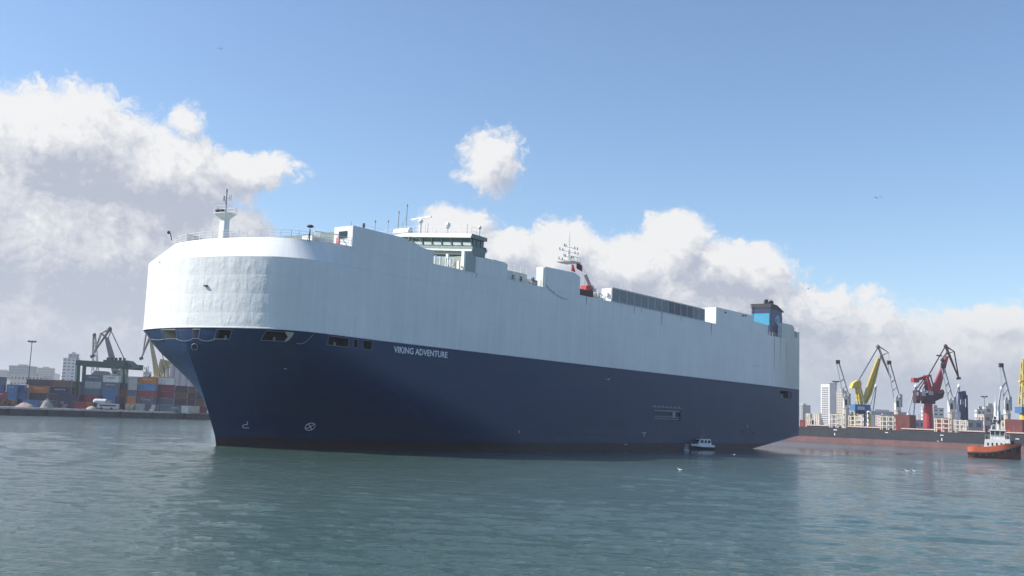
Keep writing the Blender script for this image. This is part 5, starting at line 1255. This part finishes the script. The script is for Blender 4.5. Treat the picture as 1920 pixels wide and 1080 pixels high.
building(12, 74, 704, 1100, BC, 'long hazy office building behind the left containers', floors=4)
building(168, 200, 708, 1300, BW, 'low white hazy block seen through the gantry')
d = 760; A = portal(d); b = base_at(350, d); t = wt('grain_silo', 'row of tall grey silos behind the dark containers', 'silo', b)
for i in range(7): c = A(322 + i * 12.5, 700); mb = MB(); mb.tube((c.x, d, GZ), (c.x, d, A(340, 672 + i * 1.2).z), 2.7, 2.7, 14); mb.build('silo', mat('silo_grey', (.32, .32, .35), .8), t, b)
mb = MB(); c0 = A(318, 672); c1 = A(402, 676); mb.b2((c0.x, d - 2, c0.z - .5), (c1.x, d + 2, c0.z + 2.0)); mb.build('gallery', BGr, t, b)
# white beacon-like radome by the yellow crane
r4 = random.Random(5)
LM = [(1515, 'beside the car carrier stern'), (1540, 'at the left foot of the white tower'), (1560, 'at the right foot of the white tower'), (1590, 'behind the first deck crane'), (1615, 'behind the yellow crane'), (1640, 'right of the yellow crane'), (1665, 'left of the second deck crane'), (1690, 'right of the second deck crane'), (1712, 'left of the red crane cabin'), (1740, 'behind the red column'), (1765, 'right of the red column'), (1790, 'behind the third deck crane'), (1825, 'right of the blue tower frame'), (1850, 'by the right lamp post'), (1880, 'behind the fourth deck crane'), (1912, 'near the right edge'), (10, 'at the far left edge'), (40, 'left of the left lamp post'), (75, 'right of the left lamp post'), (110, 'below the pale hazy tower'), (150, 'behind the left gantry legs'), (190, 'inside the gantry'), (230, 'behind the right gantry legs'), (265, 'left of the dark funnel'), (300, 'behind the dull yellow crane')]
WHERE = {0: 'right of the car carrier', 1: 'left of the car carrier'}
NMS = {'white': BW, 'tan': BT, 'grey': BGr, 'pinkish': BP, 'cream': BC}
for side, (xa, xb, n, lo, hi) in enumerate(((1500, 1925, 80, 12, 26), (-8, 330, 30, 16, 44))):
    for i in range(n):
        px = xa + (xb - xa) * (i + r4.random()) / n; w = r4.uniform(7, 20); d = r4.uniform(850, 2600); hz = YH + (px - 960) * math.tan(ROLL)
        k = r4.choice(list(NMS)); tp = hz - r4.uniform(lo, hi) * (1 if r4.random() > .15 else 1.25); size = ('narrow' if w < 12 else 'wide') + (' low' if hz - tp < (lo + hi) / 2 else ' taller')
        lm = min(LM, key=lambda q: abs(q[0] - px - w / 2))[1]
        building(px, px + w, tp, d * 1.35, NMS[k], f'{size} {k} city building {lm}', rz=r4.choice([0, .3, .6, 1.0]), group='city buildings behind the docks', roof=r4.random() > .4)

# ================================================================ tug
TL = 17.0; P = at_z(1864, 859, 0); yaw = math.radians(-24)
tug = thing('tug_boat', 'small tug with orange bulwarks, dark hull and white wheelhouse at the right edge', 'tug', (P[0], P[1], 0), yaw, None, .88); tug.scale = (.74, .84, 1.2)
TR = mat('tug_dark_red', (.15, .028, .025), .5, 0, .25); TO = mat('tug_orange', (.55, .12, .05), .55, 0, .1)
def th(x):
    t = (x + TL / 2) / TL; w = 2.9 * (1 - max(0, (t - .55) / .45) ** 2.4) * (1 - .25 * max(0, (.15 - t) / .15) ** 2) + .03; return w
def tz(x): t = (x + TL / 2) / TL; return 1.25 + 1.9 * max(0, (t - .25) / .75) ** 1.7
nx = 22; X_ = [-TL / 2 + TL * i / nx for i in range(nx + 1)]
mb = MB(); mb.loft([[(x, -th(x) * .8, -.8), (x, th(x) * .8, -.8), (x, th(x), .3), (x, th(x) + .1, tz(x)), (x, -th(x) - .1, tz(x)), (x, -th(x), .3)] for x in X_]); mb.build('hull', TR, tug, smooth=False)
mb = MB()
for sg in (-1, 1):
    mb.loft([[(x, sg * (th(x) + .10), tz(x) - .05), (x, sg * (th(x) + .12), tz(x) + .25 + (.85 if x < 5 else .3)), (x, sg * (th(x) - .02), tz(x) + .25 + (.85 if x < 5 else .3)), (x, sg * (th(x) - .02), tz(x) - .05)] for x in X_])
mb.b2((-TL / 2 - .1, -2.2, 1.1), (-TL / 2 + .1, 2.2, 2.0)); mb.build('bulwark', TO, tug)
mb = MB(); mb.add([(x, -th(x), tz(x) + .02) for x in X_] + [(x, th(x), tz(x) + .02) for x in X_], [(i, i + 1, nx + 2 + i, nx + 1 + i) for i in range(nx)]); mb.build('deck', TO, tug)
for sg in (-1, 1):
    mb = MB(); mb.path([(x, sg * (th(x) + .22), tz(x) - .35) for x in X_], .26, 6); mb.build('rubbing_fender', BLACK, tug)
    for i in range(7):
        x = -6.5 + i * 2.0; mb = MB(); mb.tube((x, sg * (th(x) + .25), tz(x) - .6), (x, sg * (th(x) + .5), tz(x) - .6), .42, .42, 10); mb.build('tyre_fender', BLACK, tug)
for i in range(5): y = -.9 + i * .45; mb = MB(); mb.tube((TL / 2 - .3 - abs(y) * .6, y, 2.9), (TL / 2 - .5 - abs(y) * .6, y, 1.2), .42, .38, 8); mb.build('bow_fender', BLACK, tug)
mb = MB(); mb.prism([(-3.2, 1.6), (5.2, 2.4), (5.0, 4.2), (-2.8, 4.0)], -2.0, 2.0); ho = mb.build('deck_house', WHITE, tug)
for i in range(5): x = -2.2 + i * 1.4; mb = MB(); mb.b2((x, -2.06, 2.7), (x + .5, -2.0, 3.3)); mb.build('window', GLASS, ho)
mb = MB(); mb.b2((-1.2, -1.75, 4.1), (3.6, 1.75, 4.8)); wh = mb.build('wheelhouse', WHITE, tug)
mb = MB(); mb.prism([(-.9, 4.8), (3.3, 4.8), (3.6, 5.9), (-1.1, 5.9)], -1.5, 1.5); mb.build('window_band', GLASS, wh)
for x, x2 in ((-.95, -1.15), (.4, .35), (1.9, 2.0), (3.35, 3.65)):
    for y in (-1.52, 0, 1.52): mb = MB(); mb._beam((x, y, 4.8), (x2, y, 5.9), .16, .14); mb.build('mullion', WHITE, wh)
mb = MB(); mb.b2((-1.4, -1.8, 5.9), (3.9, 1.8, 6.15)); mb.build('roof', WHITE, wh)
railing_pts = [(-2.8, -1.95, 4.0), (5.0, -1.95, 4.2), (5.0, 1.95, 4.2)]
mb = MB()
for a, b in zip(railing_pts[:-1], railing_pts[1:]):
    a = Vector(a); b = Vector(b)
    for i in range(9): p = a.lerp(b, i / 8); mb.tube(p, p + Vector((0, 0, .9)), .03, None, 4)
    mb.tube(a + Vector((0, 0, .9)), b + Vector((0, 0, .9)), .03, None, 4)
for x in (-.9, 1.0, 3.4): mb.tube((x, -1.7, 6.1), (x, -1.7, 6.9), .03, None, 4)
mb.tube((-.9, -1.7, 6.9), (3.4, -1.7, 6.9), .03, None, 4); mb.build('railing', WHITE, tug, kind='stuff')
for y in (-1.2, 1.2): mb = MB(); mb.tube((-2.2, y, 4.0), (-2.4, y, 6.9), .42, .34, 10); mb.build('funnel', mat('tug_funnel_dark', (.03, .03, .035), .6), tug)
mb = MB()
for a, b in (((-.8, -1.0, 6.1), (.5, -.25, 10.0)), ((-.8, 1.0, 6.1), (.5, .25, 10.0)), ((1.8, -1.0, 6.1), (.9, -.25, 10.0)), ((1.8, 1.0, 6.1), (.9, .25, 10.0))): mb.tube(a, b, .09, None, 5)
for z, w in ((7.2, 1.0), (8.3, .75)): mb.b2((.4 - w, -w, z), (.4 + w, w, z + .08))
ms = mb.build('mast', WHITE, tug)
mb = MB(); mb.tube((.7, 0, 9.0), (.7, 0, 12.0), .6, .42, 8); mb.tube((.7, 0, 12), (.7, 0, 13.6), .08, .05, 5); mb.build('mast_top', WHITE, ms)
mb = MB(); mb._beam((-.9, -.5, 8.0), (2.4, .3, 8.05), .3, .35); mb.ball((.3, -.8, 7.6), .45, 6); mb.ball((1.5, -.6, 7.7), .42, 6); mb.ball((-.5, -.7, 7.4), .38, 6); mb.box((.5, -.3, 8.6), (.9, .5, .6)); mb.build('lamps', DARK, ms)
mb = MB(); mb.tube((2.0, 0, 6.1), (2.0, 0, 12.6), .16, .12, 6); mb.build('pole', DARK, ms)
mb = MB(); mb.tube((6.0, 0, 3.0), (6.0, 0, 3.9), .5, .5, 10); mb.b2((5.6, -.7, 3.0), (6.4, .7, 3.3)); mb.build('towing_winch', DARK, tug)
mb = MB(); mb.tube((-4.6, 0, 1.4), (-4.6, 0, 2.6), .25, None, 8); mb.tube((-4.6, -.6, 2.4), (-4.6, .6, 2.4), .15, None, 6); mb.build('towing_bitt', DARK, tug)

# ================================================================ pilot launch alongside the car carrier
P = at_z(1311, 842, 0); n_ = SHIP_V * -2.4
pl_ = thing('pilot_launch', 'small white cabined launch with dark hull close under the car carrier side', 'boat', (P[0] + n_[0] * .2, P[1] + n_[1] * .2, 0), math.radians(200))
LBm = mat('launch_navy', (.012, .02, .045), .5); LWm = mat('launch_white', (.75, .77, .80), .45); Lh = 6.0
def lh(x): t = (x + Lh / 2) / Lh; return 1.15 * (1 - max(0, (t - .5) / .5) ** 2.2) + .02
X_ = [-Lh / 2 + Lh * i / 14 for i in range(15)]
mb = MB(); mb.loft([[(x, -lh(x) * .7, -.4), (x, lh(x) * .7, -.4), (x, lh(x), .55 + .25 * max(0, x / 3)), (x, -lh(x), .55 + .25 * max(0, x / 3))] for x in X_]); mb.build('hull', LBm, pl_)
mb = MB(); mb.loft([[(x, -lh(x), .55 + .25 * max(0, x / 3)), (x, lh(x), .55 + .25 * max(0, x / 3)), (x, lh(x) * .96, 1.05 + .2 * max(0, x / 3)), (x, -lh(x) * .96, 1.05 + .2 * max(0, x / 3))] for x in X_]); mb.build('topside', LWm, pl_)
mb = MB(); mb.prism([(-2.3, 1.05), (1.5, 1.1), (.75, 2.35), (-2.0, 2.4)], -.95, .95); cb = mb.build('cabin', LWm, pl_)
for sy in (-1, 1):
    for xa, xb in ((-1.95, -1.2), (-1.0, -.3), (-.1, .75)):
        mb = MB(); y = .96 * sy; mb.add([(xa, y, 1.5), (xb, y, 1.5), (xb - .12, y, 2.15), (xa + .08, y, 2.15)] + [(xa, y + .03 * sy, 1.5), (xb, y + .03 * sy, 1.5), (xb - .12, y + .03 * sy, 2.15), (xa + .08, y + .03 * sy, 2.15)], [(0, 1, 2, 3), (7, 6, 5, 4), (0, 4, 5, 1), (1, 5, 6, 2), (2, 6, 7, 3), (3, 7, 4, 0)]); mb.build('window', GLASS, cb)
mb = MB(); mb.add([(1.45, -.8, 1.35), (1.45, .8, 1.35), (.92, .75, 2.2), (.92, -.75, 2.2)], [(0, 1, 2, 3)]); mb.build('windscreen', GLASS, cb)
mb = MB(); mb.tube((-.6, 0, 2.4), (-.6, 0, 4.6), .04); mb.box((-.6, 0, 4.5), (.12, .12, .5)); mb.tube((.2, 0, 2.4), (.2, 0, 2.7), .1); mb.box((.3, 0, 2.85), (.5, 1.0, .14)); mb.build('mast', STEEL, pl_)
mb = MB(); mb.path([(2.8, -.3, 1.3), (2.8, -.3, 1.75), (1.4, -1.0, 1.75), (1.4, -1.0, 1.1)], .03, 4); mb.path([(2.8, .3, 1.3), (2.8, .3, 1.75), (1.4, 1.0, 1.75), (1.4, 1.0, 1.1)], .03, 4); mb.build('handrail', STEEL, pl_)
P = at_z(1286, 845, 0); t = thing('boarding_float', 'small grey boarding float left of the pilot launch', 'float', (P[0], P[1], 0), math.radians(20))
MB().box((0, 0, .12), (1.3, .8, .35)).build('deck', STEEL, t)
mb = MB(); mb.prism([(-.55, .25), (.45, .25), (.75, 1.15), (-.25, 1.15)], -.05, .05); mb.build('panel', mat('float_panel', (.16, .2, .22), .6), t); mb = MB(); mb.box((.2, 0, 1.3), (.8, .3, .12)); mb.build('canopy', LG, t)

# ================================================================ gulls
GM = mat('gull_grey_white', (.50, .50, .50), .8); GD = mat('gull_dark_wing', (.06, .065, .075), .8)
def gull_mesh(up, fold):
    mb = MB(); mb.mi = 0
    mb.loft([[(x, r * math.cos(a), r * math.sin(a)) for a in [2 * PI * i / 8 for i in range(8)]] for x, r in ((-.34, .01), (-.24, .045), (-.08, .085), (.08, .08), (.18, .05), (.24, .045), (.29, .03), (.34, .006))])
    for sg in (-1, 1):
        sec = [(0.05, .02, .14, -.14), (.34, .02 + up * .30, .13, -.12), (.52, .02 + up * .34 - fold * .05, .06, -.14), (.72, .02 + up * .3 - fold * .16, -.06, -.15)]
        mb.mi = 0; rings = []
        for (y, z, a, b) in sec: rings.append([(a, sg * y, z), ((a + b) / 2, sg * y, z + .018), (b, sg * y, z), ((a + b) / 2, sg * y, z - .01)])
        for i in range(3): mb.mi = 1 if i == 2 else 0; mb.loft([rings[i], rings[i + 1]])
    mb.mi = 0; return mb
gulls = [(413, 92, 13, 'dark gull high over the big cloud'), (904, 177, 8, 'gull in blue sky above the small round cloud'), (732, 338, 8, 'faint gull between the small cloud and the big cloud'), (1645, 371, 18, 'gull gliding in the blue at upper right'),
         (1515, 541, 21, 'long-winged gull above the funnel against grey cloud'), (239, 431, 6, 'left gull of a pair before the grey cloud base'), (249, 433, 6, 'right gull of a pair before the grey cloud base'), (45, 576, 7, 'tiny gull low at the left edge'),
         (1418, 687, 14, 'white gull before the white stern plating'), (1141, 712, 15, 'gull before the dark blue side amidships'), (1376, 853, 12, 'white gull skimming the calm water near the stern'), (1832, 894, 11, 'gull low over the water under the tug'),
         (299, 492, 12, 'gull before the upper left of the white bow'), (535, 692, 9, 'white gull before the dark blue bow'), (1697, 753, 7, 'tiny gull between the second deck crane and the red crane'), (659, 397, 5, 'speck of a gull over the bridge')]
for i, (px, py, span, lab) in enumerate(gulls):
    near = {1418: 190, 1141: 150, 1376: 185, 299: 120, 535: 120, 1832: 190}.get(px)
    d = near or 1.35 * FPX / span * .85; P = at_y(px, py, d); sc = span * d / FPX / 1.44
    r5 = random.Random(i); mb = gull_mesh(r5.uniform(.35, .9), r5.uniform(.3, 1)); o = mb.build('gull', [GM, GD], None, smooth=True)
    o.location = P; o.scale = (sc,) * 3; o.rotation_euler = (r5.uniform(-.4, .4), r5.uniform(-.2, .2), PI / 2 + r5.uniform(-.5, .5)); tag(o, lab, 'gull')
for (px, py, lab) in ((1701, 885, 'left of two gulls floating on the open water at right'), (1714, 885, 'right of two gulls floating on the open water at right'), (1275, 883, 'gull floating on the water below the pilot launch')):
    P = at_z(px, py, 0); mb = MB(); mb.loft([[(x, r * math.cos(a), .12 + dz + r * .8 * math.sin(a)) for a in [2 * PI * i / 8 for i in range(8)]] for x, r, dz in ((-.34, .02, .1), (-.2, .08, .04), (0, .13, 0), (.14, .11, .02), (.2, .055, .12), (.24, .06, .2), (.3, .04, .2), (.36, .01, .18))])
    o = mb.build('gull', mat('gull_white', (.75, .75, .74), .8), None, smooth=True); o.location = P; o.rotation_euler = (0, 0, 2.8); tag(o, lab, 'gull')

_by = {}
for o in COL.objects:
    if o.get('category') == 'building': _by.setdefault(o['label'], []).append(o)
for k, v in _by.items():
    if len(v) > 1:
        v.sort(key=lambda o: proj(tuple(o.location))[0])
        for i, o in enumerate(v): o['label'] = k + (', left of two' if i == 0 else ', right of two') if len(v) == 2 else k + (', leftmost of three', ', middle of three', ', rightmost of three')[min(i, 2)]

# ================================================================ haze
mb = MB(); mb.b2((-5200, -5200, -5), (5200, 5200, 110)); hz_ = mb.build('haze', mat('haze_air', (1, 1, 1))); hz_['kind'] = 'stuff'
hm = bpy.data.materials.new('haze_volume'); hm.use_nodes = True; t = hm.node_tree; t.nodes.clear()
vo = N(t, 'ShaderNodeVolumePrincipled'); vo.inputs['Color'].default_value = (.90, .94, 1.0, 1); vo.inputs['Density'].default_value = .00017; vo.inputs['Anisotropy'].default_value = .2
ou = N(t, 'ShaderNodeOutputMaterial'); t.links.new(vo.outputs[0], ou.inputs['Volume']); hz_.data.materials.clear(); hz_.data.materials.append(hm)
